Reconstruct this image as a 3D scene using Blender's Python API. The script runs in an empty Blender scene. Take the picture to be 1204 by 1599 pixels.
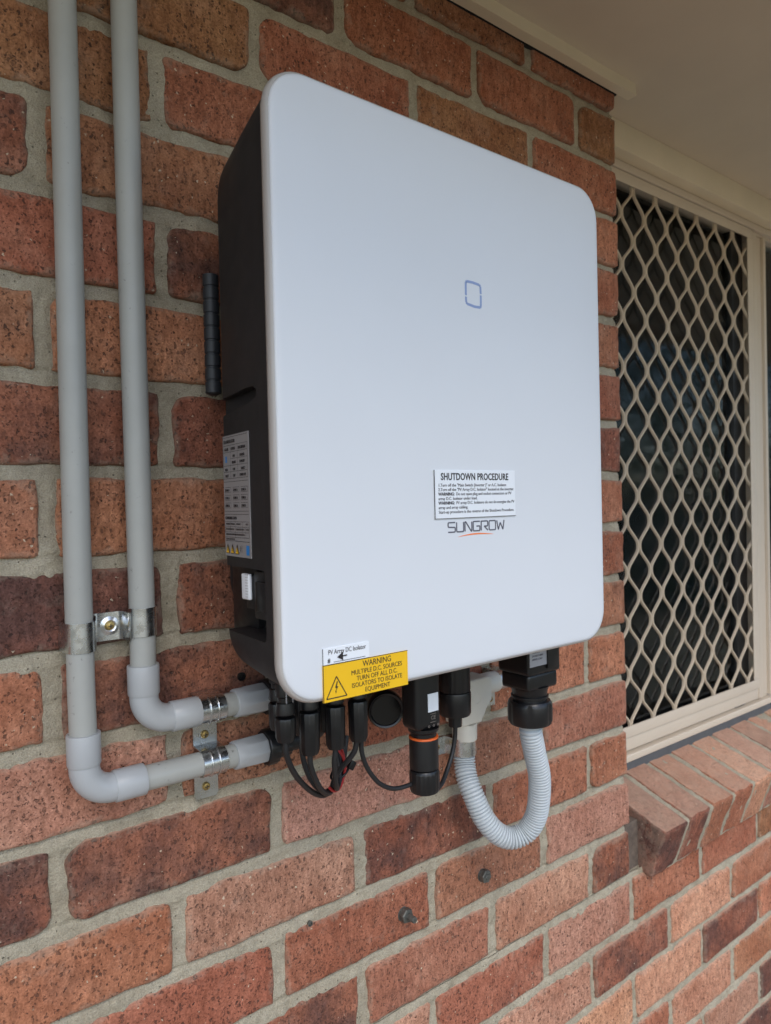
import bpy, bmesh, math, random
import numpy as np
from mathutils import Vector, Matrix

S = bpy.context.scene
COL = S.collection
R = math.radians

# ------------------------------------------------------------------ camera
yaw, pitch, roll = -0.655431, -0.014349, 0.023648
Rz = Matrix.Rotation(yaw, 3, 'Z'); Rx = Matrix.Rotation(pitch, 3, 'X'); Ry = Matrix.Rotation(roll, 3, 'Y')
Q = Rz @ Rx @ Ry                      # columns: right, forward, up
cd = bpy.data.cameras.new('camera'); cam = bpy.data.objects.new('camera', cd); COL.objects.link(cam)
rt, fw, up = Q.col[0], Q.col[1], Q.col[2]
M = Matrix(((rt[0], up[0], -fw[0], -1.116599), (rt[1], up[1], -fw[1], -0.741109), (rt[2], up[2], -fw[2], -0.584178), (0, 0, 0, 1)))
cam.matrix_world = M
cd.sensor_fit = 'VERTICAL'; cd.sensor_height = 24; cd.lens = 1100.0 / 1599 * 24
cd.clip_start = 0.02; cd.clip_end = 500
cd.dof.use_dof = True; cd.dof.focus_distance = 0.80; cd.dof.aperture_fstop = 5.5
S.camera = cam

# ------------------------------------------------------------------ sky, sun, exposure
SUN_EL, SUN_AZ = R(48), R(205)        # azimuth clockwise from +Y
w = bpy.data.worlds.new('World'); S.world = w; w.use_nodes = True
nt = w.node_tree; bg = nt.nodes['Background']; sky = nt.nodes.new('ShaderNodeTexSky')
sky.sky_type = 'NISHITA'; sky.sun_disc = False; sky.sun_elevation = SUN_EL; sky.sun_rotation = SUN_AZ
sky.air_density = 1.0; sky.dust_density = 1.2; sky.ozone_density = 1.0
nt.links.new(sky.outputs[0], bg.inputs[0]); bg.inputs[1].default_value = 0.15
sd = bpy.data.lights.new('sun', 'SUN'); sd.energy = 0.6; sd.angle = R(25); sd.color = (1.0, 0.95, 0.88)
sun = bpy.data.objects.new('sun', sd); COL.objects.link(sun)
sdir = Vector((math.sin(SUN_AZ) * math.cos(SUN_EL), math.cos(SUN_AZ) * math.cos(SUN_EL), math.sin(SUN_EL)))
sun.rotation_euler = sdir.to_track_quat('Z', 'Y').to_euler()
S.view_settings.view_transform = 'Standard'; S.view_settings.look = 'None'
S.view_settings.exposure = 0.95; S.view_settings.gamma = 1; S.view_settings.use_curve_mapping = False
S.render.engine = 'CYCLES'
S.cycles.max_bounces = 8; S.cycles.diffuse_bounces = 5

# ------------------------------------------------------------------ materials
def mat(name):
    m = bpy.data.materials.new(name); m.use_nodes = True
    nt = m.node_tree; return m, nt, nt.nodes['Principled BSDF']
class NB:
    """tiny node builder"""
    def __init__(s, nt): s.nt = nt
    def n(s, t, **k):
        x = s.nt.nodes.new(t)
        for a, b in k.items(): setattr(x, a, b)
        return x
    def set(s, sock, v):
        if isinstance(v, bpy.types.NodeSocket): s.nt.links.new(v, sock)
        else: sock.default_value = v
    def math(s, op, a, b=0.0, c=None, clamp=False):
        x = s.n('ShaderNodeMath', operation=op); x.use_clamp = clamp
        s.set(x.inputs[0], a); s.set(x.inputs[1], b)
        if c is not None: s.set(x.inputs[2], c)
        return x.outputs[0]
    def mr(s, v, a, b, c=0.0, d=1.0):
        x = s.n('ShaderNodeMapRange'); s.set(x.inputs[0], v)
        for i, q in enumerate((a, b, c, d)): x.inputs[i + 1].default_value = q
        return x.outputs[0]
    def noise(s, vec, scale, detail=3, rough=0.5, color=False):
        x = s.n('ShaderNodeTexNoise'); s.set(x.inputs['Vector'], vec); x.inputs['Scale'].default_value = scale
        x.inputs['Detail'].default_value = detail; x.inputs['Roughness'].default_value = rough
        return x.outputs['Color' if color else 'Fac']
    def voro(s, vec, scale, rnd=1.0):
        x = s.n('ShaderNodeTexVoronoi'); s.set(x.inputs['Vector'], vec); x.inputs['Scale'].default_value = scale
        x.inputs['Randomness'].default_value = rnd
        return x.outputs['Distance'], x.outputs['Color']
    def mix(s, f, a, b, mode='MIX'):
        x = s.n('ShaderNodeMix', data_type='RGBA', blend_type=mode); s.set(x.inputs[0], f)
        s.set(x.inputs[6], a); s.set(x.inputs[7], b); return x.outputs[2]
    def vmul(s, v, t):
        x = s.n('ShaderNodeVectorMath', operation='MULTIPLY'); s.set(x.inputs[0], v); x.inputs[1].default_value = t; return x.outputs[0]
    def vadd(s, v, t):
        x = s.n('ShaderNodeVectorMath', operation='ADD'); s.set(x.inputs[0], v); s.set(x.inputs[1], t); return x.outputs[0]
    def bump(s, h, strength, dist, normal=None):
        x = s.n('ShaderNodeBump'); x.inputs['Strength'].default_value = strength; x.inputs['Distance'].default_value = dist
        s.set(x.inputs['Height'], h)
        if normal is not None: s.set(x.inputs['Normal'], normal)
        return x.outputs[0]
C4 = lambda c: (c[0], c[1], c[2], 1.0)

def brick_material():
    m, nt, P = mat('fired_clay'); b = NB(nt)
    tc = b.n('ShaderNodeTexCoord'); oi = b.n('ShaderNodeObjectInfo'); geo = b.n('ShaderNodeNewGeometry')
    sep = b.n('ShaderNodeSeparateColor'); b.set(sep.inputs[0], oi.outputs['Color'])
    off = b.n('ShaderNodeCombineXYZ'); r37 = b.math('MULTIPLY', oi.outputs['Random'], 37.0)
    for i in range(3): b.set(off.inputs[i], r37)
    v = b.vadd(tc.outputs['Object'], off.outputs[0])
    base = oi.outputs['Color']; burn = oi.outputs['Alpha']
    big = b.noise(v, 11, 3, 0.55)
    c = b.mix(b.mr(big, 0.30, 0.72), base, b.mix(1.0, base, (0.72, 0.60, 0.56, 1), 'MULTIPLY'))
    # pale firing bloom
    pale = b.mr(b.noise(b.vadd(v, (5, 2, 9)), 16, 4, 0.6), 0.50, 0.78)
    c = b.mix(b.math('MULTIPLY', pale, 0.35), c, (0.46, 0.27, 0.19, 1))
    # burnt iron flashing
    bn = b.noise(b.vadd(v, (1, 7, 3)), 14, 5, 0.65)
    bf = b.mr(b.math('ADD', bn, b.math('MULTIPLY', b.math('SUBTRACT', burn, 0.5), 0.42)), 0.50, 0.70)
    bf = b.math('MULTIPLY', bf, b.mr(burn, 0.02, 0.5, 0.0, 0.78))
    c = b.mix(bf, c, (0.085, 0.047, 0.042, 1))
    # grain
    g = b.noise(v, 420, 3, 0.7)
    c = b.mix(1.0, c, b.mix(b.mr(g, 0.3, 0.7), (0.68, 0.63, 0.60, 1), (1.3, 1.3, 1.3, 1)), 'MULTIPLY')
    g2 = b.noise(b.vmul(v, (1, 1, 0.45)), 150, 3, 0.65)
    c = b.mix(1.0, c, b.mix(b.mr(g2, 0.32, 0.68), (0.72, 0.69, 0.67, 1), (1.20, 1.20, 1.20, 1)), 'MULTIPLY')
    # dark pits
    wv = b.vadd(v, b.vmul(b.noise(v, 260, 2, 0.5, True), (0.006, 0.006, 0.006)))
    d, dc = b.voro(b.vmul(wv, (1.25, 1.25, 0.85)), 215)
    sp = b.n('ShaderNodeSeparateColor'); b.set(sp.inputs[0], dc)
    gate = b.mr(b.math('ADD', sp.outputs[0], b.math('MULTIPLY', b.math('SUBTRACT', b.noise(v, 26, 2), 0.5), 0.9)), 0.30, 0.35)
    gate = b.math('MULTIPLY', gate, b.mr(sp.outputs[1], 0.0, 1.0, 0.35, 1.0))
    rad = b.mr(sp.outputs[2], 0.0, 1.0, 0.12, 0.50)
    pit = b.math('MULTIPLY', b.math('MULTIPLY', b.math('SUBTRACT', rad, d), 9.0, clamp=True), gate, clamp=True)
    c = b.mix(b.math('MULTIPLY', pit, 0.82), c, (0.045, 0.026, 0.022, 1))
    d3, dc3 = b.voro(b.vadd(wv, (7, 1, 2)), 430)
    sp3 = b.n('ShaderNodeSeparateColor'); b.set(sp3.inputs[0], dc3)
    p3 = b.math('MULTIPLY', b.math('MULTIPLY', b.math('SUBTRACT', b.mr(sp3.outputs[1], 0, 1, 0.12, 0.42), d3), 9.0, clamp=True), b.math('GREATER_THAN', b.math('ADD', sp3.outputs[0], b.math('MULTIPLY', b.noise(v, 34, 3), 0.6)), 0.86), clamp=True)
    c = b.mix(b.math('MULTIPLY', p3, 0.70), c, (0.060, 0.034, 0.028, 1))
    pit = b.math('MAXIMUM', pit, b.math('MULTIPLY', p3, 0.6))
    # pale grit
    d2, dc2 = b.voro(b.vadd(wv, (3, 3, 3)), 120)
    sp2 = b.n('ShaderNodeSeparateColor'); b.set(sp2.inputs[0], dc2)
    gr = b.math('MULTIPLY', b.math('MULTIPLY', b.math('SUBTRACT', b.mr(sp2.outputs[1], 0, 1, 0.06, 0.20), d2), 16.0, clamp=True), b.math('GREATER_THAN', sp2.outputs[0], 0.60), clamp=True)
    c = b.mix(b.math('MULTIPLY', gr, 0.85), c, (0.62, 0.50, 0.36, 1))
    # fine vertical/horizontal drag marks and mortar film near the arrises (vertex attribute holds distance to the edge)
    at = b.n('ShaderNodeAttribute'); at.attribute_name = 'edge'
    film = b.noise(b.vadd(v, (9, 1, 4)), 55, 5, 0.7)
    ef = b.mr(b.math('ADD', at.outputs['Fac'], b.math('MULTIPLY', b.math('SUBTRACT', film, 0.5), 0.040)), 0.0, 0.006, 0.75, 0.0)
    c = b.mix(b.math('MULTIPLY', ef, 0.40), c, (0.36, 0.29, 0.22, 1))
    film2 = b.mr(b.noise(b.vadd(v, (4, 11, 4)), 30, 5, 0.7), 0.58, 0.85, 0, 0.35)
    c = b.mix(film2, c, (0.42, 0.33, 0.26, 1))
    sn = b.n('ShaderNodeSeparateXYZ'); b.set(sn.inputs[0], geo.outputs['Normal'])
    dust = b.math('MULTIPLY', b.mr(sn.outputs[2], 0.75, 0.93), b.mr(b.noise(v, 40, 5, 0.7), 0.3, 0.7, 0.40, 0.72))
    c = b.mix(dust, c, (0.58, 0.375, 0.265, 1))
    b.set(P.inputs['Base Color'], c)
    P.inputs['Roughness'].default_value = 0.88; P.inputs['Specular IOR Level'].default_value = 0.25
    h = b.math('ADD', b.math('MULTIPLY', g, 0.35), b.math('MULTIPLY', g2, 0.55))
    h = b.math('SUBTRACT', h, b.math('MULTIPLY', pit, 0.9))
    h = b.math('ADD', h, b.math('MULTIPLY', gr, 0.15))
    n1 = b.bump(b.noise(v, 45, 4, 0.6), 0.35, 0.004)
    n2 = b.bump(h, 0.9, 0.0021, n1)
    b.set(P.inputs['Normal'], n2)
    return m

def mortar_material():
    m, nt, P = mat('mortar'); b = NB(nt)
    tc = b.n('ShaderNodeTexCoord'); v = tc.outputs['Object']
    c = b.mix(b.mr(b.noise(v, 9, 4, 0.6), 0.3, 0.7), (0.305, 0.262, 0.185, 1), (0.455, 0.400, 0.302, 1))
    c = b.mix(b.mr(b.noise(v, 45, 5, 0.7), 0.35, 0.75), c, (0.50, 0.445, 0.335, 1))
    g = b.noise(v, 700, 2, 0.7)
    c = b.mix(1.0, c, b.mix(b.mr(g, 0.3, 0.7), (0.74, 0.74, 0.74, 1), (1.18, 1.18, 1.18, 1)), 'MULTIPLY')
    d, dc = b.voro(v, 210); sp = b.n('ShaderNodeSeparateColor'); b.set(sp.inputs[0], dc)
    pt = b.math('MULTIPLY', b.math('MULTIPLY', b.math('SUBTRACT', 0.22, d), 10.0, clamp=True), b.math('GREATER_THAN', sp.outputs[0], 0.82), clamp=True)
    c = b.mix(b.math('MULTIPLY', pt, 0.6), c, (0.08, 0.07, 0.05, 1))
    b.set(P.inputs['Base Color'], c); P.inputs['Roughness'].default_value = 0.95; P.inputs['Specular IOR Level'].default_value = 0.2
    h = b.math('SUBTRACT', b.math('ADD', b.math('MULTIPLY', g, 0.5), b.noise(v, 180, 4, 0.7)), pt)
    b.set(P.inputs['Normal'], b.bump(h, 0.9, 0.0030))
    s_ = b.mr(b.noise(b.vadd(v, (2, 5, 1)), 6, 6, 0.75), 0.50, 0.72, 0.0, 0.32)
    b.set(P.inputs['Base Color'], b.mix(s_, c, (0.17, 0.145, 0.10, 1)))
    return m

def plain(name, col, rough=0.5, metal=0.0, spec=0.5, bump=0.0, bscale=300, var=0.0, vscale=8, coat=0.0, dirt=None, tint=None):
    m, nt, P = mat(name); b = NB(nt)
    P.inputs['Roughness'].default_value = rough; P.inputs['Metallic'].default_value = metal
    P.inputs['Specular IOR Level'].default_value = spec; P.inputs['Coat Weight'].default_value = coat
    tc = b.n('ShaderNodeTexCoord'); v = tc.outputs['Object']
    c = C4(col)
    if var:
        lo = tuple(x * (1 - var) for x in col) + (1,); hi = tuple(min(1, x * (1 + var)) for x in col) + (1,)
        c = b.mix(b.mr(b.noise(v, vscale, 4, 0.6), 0.3, 0.7), lo, hi)
        b.set(P.inputs['Roughness'], b.mr(b.noise(v, vscale * 3, 3), 0.3, 0.7, max(0.03, rough - 0.07), min(1, rough + 0.07)))
    if dirt:   # (colour, threshold, scale)
        f = b.mr(b.noise(b.vadd(v, (3, 1, 2)), dirt[2], 5, 0.7), dirt[1], dirt[1] + 0.08, 0, dirt[3])
        c = b.mix(f, c, C4(dirt[0]))
    b.set(P.inputs['Base Color'], c)
    if bump: b.set(P.inputs['Normal'], b.bump(b.noise(v, bscale, 3, 0.6), bump, 0.0006))
    return m

MB = brick_material(); MM = mortar_material()
M_panel = plain('white_enamel', (0.69, 0.715, 0.75), 0.38, spec=0.4, bump=0.05, bscale=900, var=0.010, vscale=5)
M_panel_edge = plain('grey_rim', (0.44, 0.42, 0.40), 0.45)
M_body = plain('charcoal_casing', (0.017, 0.0165, 0.0175), 0.55, spec=0.4, bump=0.25, bscale=1400, var=0.12)
M_black = plain('black_plastic', (0.0075, 0.0075, 0.0085), 0.36, spec=0.5, bump=0.1, bscale=900, var=0.15, vscale=40)
M_latch_glint = plain('latch_glint_grey', (.30, .31, .33), .2, spec=.8)  # pale grey puts the glints on the clear latches into the colour
M_blackg = plain('black_gloss_plastic', (0.006, 0.006, 0.0075), 0.25, spec=0.5)
M_rubber = plain('black_cable_sheath', (0.014, 0.014, 0.015), 0.5, spec=0.45, bump=0.1)
M_red = plain('red_cable_sheath', (0.35, 0.02, 0.02), 0.45)
M_slate = plain('slate_plastic', (0.022, 0.025, 0.030), 0.5, spec=0.5)
M_pvc = plain('grey_conduit_plastic', (0.395, 0.400, 0.375), 0.42, spec=0.45, var=0.05, vscale=14, dirt=((0.11, 0.10, 0.09), 0.64, 90, 0.7))
M_pvc2 = plain('grey_fitting_plastic', (0.42, 0.435, 0.445), 0.36, spec=0.5, var=0.03, vscale=14, dirt=((0.20, 0.18, 0.15), 0.72, 60, 0.4))
M_flex = plain('pale_grey_corrugated_plastic', (0.50, 0.54, 0.56), 0.42, spec=0.4, var=0.03)
M_tee = plain('warm_white_plastic', (0.70, 0.67, 0.59), 0.42, spec=0.4, var=0.03)
M_zinc = plain('galvanised_steel', (0.62, 0.64, 0.65), 0.27, metal=1.0, var=0.05, vscale=40, bump=0.05, bscale=260)
M_bolt = plain('weathered_steel', (0.13, 0.13, 0.115), 0.55, metal=0.6, var=0.3, vscale=160, bump=0.4, bscale=500)
M_brass = plain('yellow_zinc_screw', (0.50, 0.36, 0.14), 0.38, metal=1.0, var=0.2, vscale=300)
M_frame = plain('cream_powder_coat', (0.62, 0.53, 0.42), 0.42, spec=0.4, var=0.03, vscale=6, bump=0.05)
M_grille = plain('beige_powder_coat', (0.56, 0.455, 0.335), 0.48, spec=0.35, var=0.04, vscale=20)
M_trim = plain('cream_gloss_paint', (0.80, 0.70, 0.51), 0.42, var=0.04, vscale=9, bump=0.2, bscale=90)
M_soffit = plain('flat_beige_paint', (0.68, 0.59, 0.455), 0.85, spec=0.2, var=0.05, vscale=3, bump=0.2, bscale=160)
M_dark = plain('grey_sealing_strip', (0.085, 0.088, 0.092), 0.6, var=0.15, vscale=30)
M_gap_shade = plain('gap_shade_black', (.022, .021, .020), .45)  # near-black paint for the shade behind the grille's right edge
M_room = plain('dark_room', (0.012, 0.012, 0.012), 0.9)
M_white = plain('white_label_plastic', (0.80, 0.83, 0.87), 0.35)
M_yellow = plain('yellow_label_plastic', (0.85, 0.50, 0.012), 0.38)
M_ink = plain('black_ink', (0.02, 0.016, 0.018), 0.5)
M_inkg = plain('grey_ink', (0.10, 0.10, 0.13), 0.5)
M_inkfaint = plain('pale_grey_print', (0.20, 0.17, 0.15), 0.5)
M_blue = plain('blue_light_guide', (0.27, 0.35, 0.58), 0.4)
M_orange = plain('orange_print', (0.85, 0.22, 0.06), 0.45)
M_oring = plain('orange_rubber_ring', (0.75, 0.13, 0.02), 0.45)
M_side_label = plain('grey_film_label', (0.30, 0.29, 0.29), 0.35)
M_cyan = plain('cyan_print', (0.02, 0.22, 0.60), 0.45)
M_paving = plain('concrete_paving', (0.33, 0.275, 0.21), 0.9, var=0.2, vscale=3)
M_lawn = plain('dry_lawn', (0.23, 0.195, 0.12), 0.95, var=0.3, vscale=3)
M_leaf = plain('leaf_green', (0.05, 0.085, 0.03), 0.6, var=0.4, vscale=3)

def glass_material():
    m, nt, P = mat('window_glass'); b = NB(nt); nt.nodes.remove(P)
    out = nt.nodes['Material Output']
    fr = b.n('ShaderNodeFresnel'); fr.inputs[0].default_value = 1.5
    gl = b.n('ShaderNodeBsdfGlossy'); gl.inputs['Roughness'].default_value = 0.06; gl.inputs['Color'].default_value = (0.9, 0.95, 1, 1)
    tr = b.n('ShaderNodeBsdfTransparent'); tr.inputs[0].default_value = (0.75, 0.78, 0.78, 1)
    mx = b.n('ShaderNodeMixShader'); b.set(mx.inputs[0], fr.outputs[0])
    nt.links.new(tr.outputs[0], mx.inputs[1]); nt.links.new(gl.outputs[0], mx.inputs[2]); nt.links.new(mx.outputs[0], out.inputs[0])
    return m
M_glass = glass_material()

# ------------------------------------------------------------------ object helpers
def link(name, me, parent=None, m=None, smooth=None):
    o = bpy.data.objects.new(name, me); COL.objects.link(o)
    if m is not None and not me.materials: me.materials.append(m)
    if parent is not None: o.parent = parent
    if smooth is not None:
        me.polygons.foreach_set('use_smooth', [smooth] * len(me.polygons)); me.update()
    return o
def mesh(name, verts, faces):
    me = bpy.data.meshes.new(name); me.from_pydata([tuple(v) for v in verts], [], faces); me.update(); return me
def tag(o, label=None, cat=None, group=None, kind=None):
    if label: o['label'] = label
    if cat: o['category'] = cat
    if group: o['group'] = group
    if kind: o['kind'] = kind
    return o
def thing(name, label, cat, loc=(0, 0, 0), group=None):
    o = bpy.data.objects.new(name, None); COL.objects.link(o); o.location = loc; o.empty_display_size = 0.02
    return tag(o, label, cat, group)
def bm_mesh(name, bm, smooth_angle=None):
    bmesh.ops.recalc_face_normals(bm, faces=bm.faces)
    me = bpy.data.meshes.new(name); bm.to_mesh(me); bm.free()
    if smooth_angle is not None:
        me.polygons.foreach_set('use_smooth', [True] * len(me.polygons))
        me.set_sharp_from_angle(angle=R(smooth_angle))
    return me
def add_box(bm, c, s, bevel=0.0, seg=2, rot=None):
    r = bmesh.ops.create_cube(bm, size=1.0); vs = r['verts']
    bmesh.ops.scale(bm, vec=s, verts=vs)
    if bevel:
        es = list({e for v in vs for e in v.link_edges})
        g = bmesh.ops.bevel(bm, geom=es, offset=bevel, segments=seg, affect='EDGES', profile=0.6)
        vs = list({v for f in g['faces'] for v in f.verts} | {v for v in vs if v.is_valid})
    if rot is not None: bmesh.ops.rotate(bm, cent=(0, 0, 0), matrix=rot, verts=vs)
    bmesh.ops.translate(bm, vec=c, verts=vs); return vs
def box(name, c, s, m, parent=None, bevel=0.0, seg=2, rot=None):
    bm = bmesh.new(); add_box(bm, c, s, bevel, seg, rot); return link(name, bm_mesh(name, bm, 40), parent, m)
def span(name, x0, x1, y0, y1, z0, z1, m, parent=None, bevel=0.0, seg=2):
    return box(name, ((x0 + x1) / 2, (y0 + y1) / 2, (z0 + z1) / 2), (abs(x1 - x0), abs(y1 - y0), abs(z1 - z0)), m, parent, bevel, seg)
def revolve_pts(profile, n, origin, axis, mod=None):
    """profile: list of (r, t) along the axis"""
    ax = Vector(axis).normalized(); a = ax.orthogonal().normalized(); bb = ax.cross(a)
    V = []; F = []
    for r, t in profile:
        for i in range(n):
            th = 2 * math.pi * i / n; rr = r * (mod(i, t) if mod else 1)
            V.append(Vector(origin) + ax * t + (a * math.cos(th) + bb * math.sin(th)) * rr)
    for k in range(len(profile) - 1):
        for i in range(n):
            j = (i + 1) % n; F.append((k * n + i, k * n + j, (k + 1) * n + j, (k + 1) * n + i))
    F.append(tuple(range(n))[::-1]); F.append(tuple((len(profile) - 1) * n + i for i in range(n)))
    return V, F
def lathe(name, profile, origin, axis, m, parent=None, n=32, mod=None, angle=35):
    V, F = revolve_pts(profile, n, origin, axis, mod); bm = bmesh.new()
    vs = [bm.verts.new(v) for v in V]
    for f in F: bm.faces.new([vs[i] for i in f])
    return link(name, bm_mesh(name, bm, angle), parent, m)
def tube_geo(path, rad, n=16, closed_ends=True):
    """rad: constant or function of (index, arclength)"""
    P = [Vector(p) for p in path]; V = []; F = []; s = 0; T0 = None; a = None
    for k, p in enumerate(P):
        T = (P[min(k + 1, len(P) - 1)] - P[max(k - 1, 0)]).normalized()
        if a is None: a = T.orthogonal().normalized()
        else: a = (a - T * a.dot(T)).normalized()
        bb = T.cross(a)
        if k: s += (p - P[k - 1]).length
        r = rad(k, s) if callable(rad) else rad
        for i in range(n):
            th = 2 * math.pi * i / n; V.append(p + (a * math.cos(th) + bb * math.sin(th)) * r)
    for k in range(len(P) - 1):
        for i in range(n):
            j = (i + 1) % n; F.append((k * n + i, k * n + j, (k + 1) * n + j, (k + 1) * n + i))
    if closed_ends: F.append(tuple(range(n))[::-1]); F.append(tuple((len(P) - 1) * n + i for i in range(n)))
    return V, F
def tube(name, path, rad, m, parent=None, n=16):
    V, F = tube_geo(path, rad, n); bm = bmesh.new(); vs = [bm.verts.new(v) for v in V]
    for f in F: bm.faces.new([vs[i] for i in f])
    return link(name, bm_mesh(name, bm, 50), parent, m)
def catmull(pts, per=12):
    P = [Vector(p) for p in pts]; P = [2 * P[0] - P[1]] + P + [2 * P[-1] - P[-2]]; out = []
    for i in range(1, len(P) - 2):
        for k in range(per):
            t = k / per; p0, p1, p2, p3 = P[i - 1:i + 3]
            out.append(0.5 * ((2 * p1) + (p2 - p0) * t + (2 * p0 - 5 * p1 + 4 * p2 - p3) * t * t + (3 * p1 - p0 - 3 * p2 + p3) * t ** 3))
    out.append(P[-2]); return out
def resample(path, step):
    P = [Vector(p) for p in path]; d = [0]
    for a, b in zip(P, P[1:]): d.append(d[-1] + (b - a).length)
    n = max(2, int(d[-1] / step)); out = []; j = 0
    for i in range(n + 1):
        s = d[-1] * i / n
        while j < len(P) - 2 and d[j + 1] < s: j += 1
        t = (s - d[j]) / max(1e-9, d[j + 1] - d[j]); out.append(P[j].lerp(P[j + 1], min(1, t)))
    return out
def rrect(x0, x1, z0, z1, r, seg=10):
    pts = []; q = r if not isinstance(r, tuple) else r[0]; b = r if not isinstance(r, tuple) else r[1]
    for cx, cz, a0, r in ((x1 - q, z1 - q, 0, q), (x0 + q, z1 - q, 90, q), (x0 + b, z0 + b, 180, b), (x1 - b, z0 + b, 270, b)):
        for k in range(seg + 1):
            a = R(a0 + 90 * k / seg); pts.append((cx + r * math.cos(a), cz + r * math.sin(a)))
    return pts
def loft(name, layers, m, parent=None, angle=35):
    """layers: (y, x0, x1, z0, z1, r)"""
    V = []; F = []; n = None
    for y, x0, x1, z0, z1, r in layers:
        p = rrect(x0, x1, z0, z1, r); n = len(p); V += [(a, y, c) for a, c in p]
    for k in range(len(layers) - 1):
        for i in range(n):
            j = (i + 1) % n; F.append((k * n + i, k * n + j, (k + 1) * n + j, (k + 1) * n + i))
    F.append(tuple(range(n))[::-1]); F.append(tuple((len(layers) - 1) * n + i for i in range(n)))
    bm = bmesh.new(); vs = [bm.verts.new(v) for v in V]
    for f in F: bm.faces.new([vs[i] for i in f])
    return link(name, bm_mesh(name, bm, angle), parent, m)
def text(name, body, loc, size, m, parent, align='LEFT', sx=1.0, rot=(math.pi / 2, 0, 0), bold=0.0, space=1.0):
    cu = bpy.data.curves.new(name, 'FONT'); cu.body = body; cu.size = size; cu.align_x = align; cu.extrude = 0.00012
    cu.offset = bold; cu.space_character = space; cu.resolution_u = 3
    o = bpy.data.objects.new(name, cu); COL.objects.link(o); bpy.context.view_layer.update()
    me = bpy.data.meshes.new_from_object(o.evaluated_get(bpy.context.evaluated_depsgraph_get()))
    bpy.data.objects.remove(o); bpy.data.curves.remove(cu)
    me.materials.clear(); q = link(name, me, parent, m); q.location = loc; q.rotation_euler = rot; q.scale = (sx, 1, 1)
    return q
def flat_poly(name, polys, y, m, parent, depth=0.0003):
    """polygons in the xz plane, given a little thickness towards -y"""
    bm = bmesh.new()
    for poly in polys:
        a = [bm.verts.new((x, y - depth, z)) for x, z in poly]; b_ = [bm.verts.new((x, y, z)) for x, z in poly]
        bm.faces.new(a); bm.faces.new(b_[::-1])
        for i in range(len(a)): bm.faces.new((a[i], b_[i], b_[(i + 1) % len(a)], a[(i + 1) % len(a)]))
    return link(name, bm_mesh(name, bm), parent, m)
def bar(a, b, w):
    a = Vector(a); b = Vector(b); d = (b - a).normalized(); n = Vector((-d[1], d[0])) * w / 2
    return [tuple(a + n), tuple(b + n), tuple(b - n), tuple(a - n)]

# ------------------------------------------------------------------ noise for geometry
class VN:
    def __init__(s, seed): s.g = np.random.RandomState(seed).rand(64, 64)
    def __call__(s, x, y):
        x = np.asarray(x, float); y = np.asarray(y, float)
        xi = np.floor(x).astype(int); yi = np.floor(y).astype(int); fx = x - xi; fy = y - yi
        fx = fx * fx * (3 - 2 * fx); fy = fy * fy * (3 - 2 * fy)
        g = s.g; a = g[xi % 64, yi % 64]; b = g[(xi + 1) % 64, yi % 64]; c = g[xi % 64, (yi + 1) % 64]; d = g[(xi + 1) % 64, (yi + 1) % 64]
        return (a * (1 - fx) + b * fx) * (1 - fy) + (c * (1 - fx) + d * fx) * fy - 0.5
vn = [VN(i) for i in range(6)]

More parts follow.
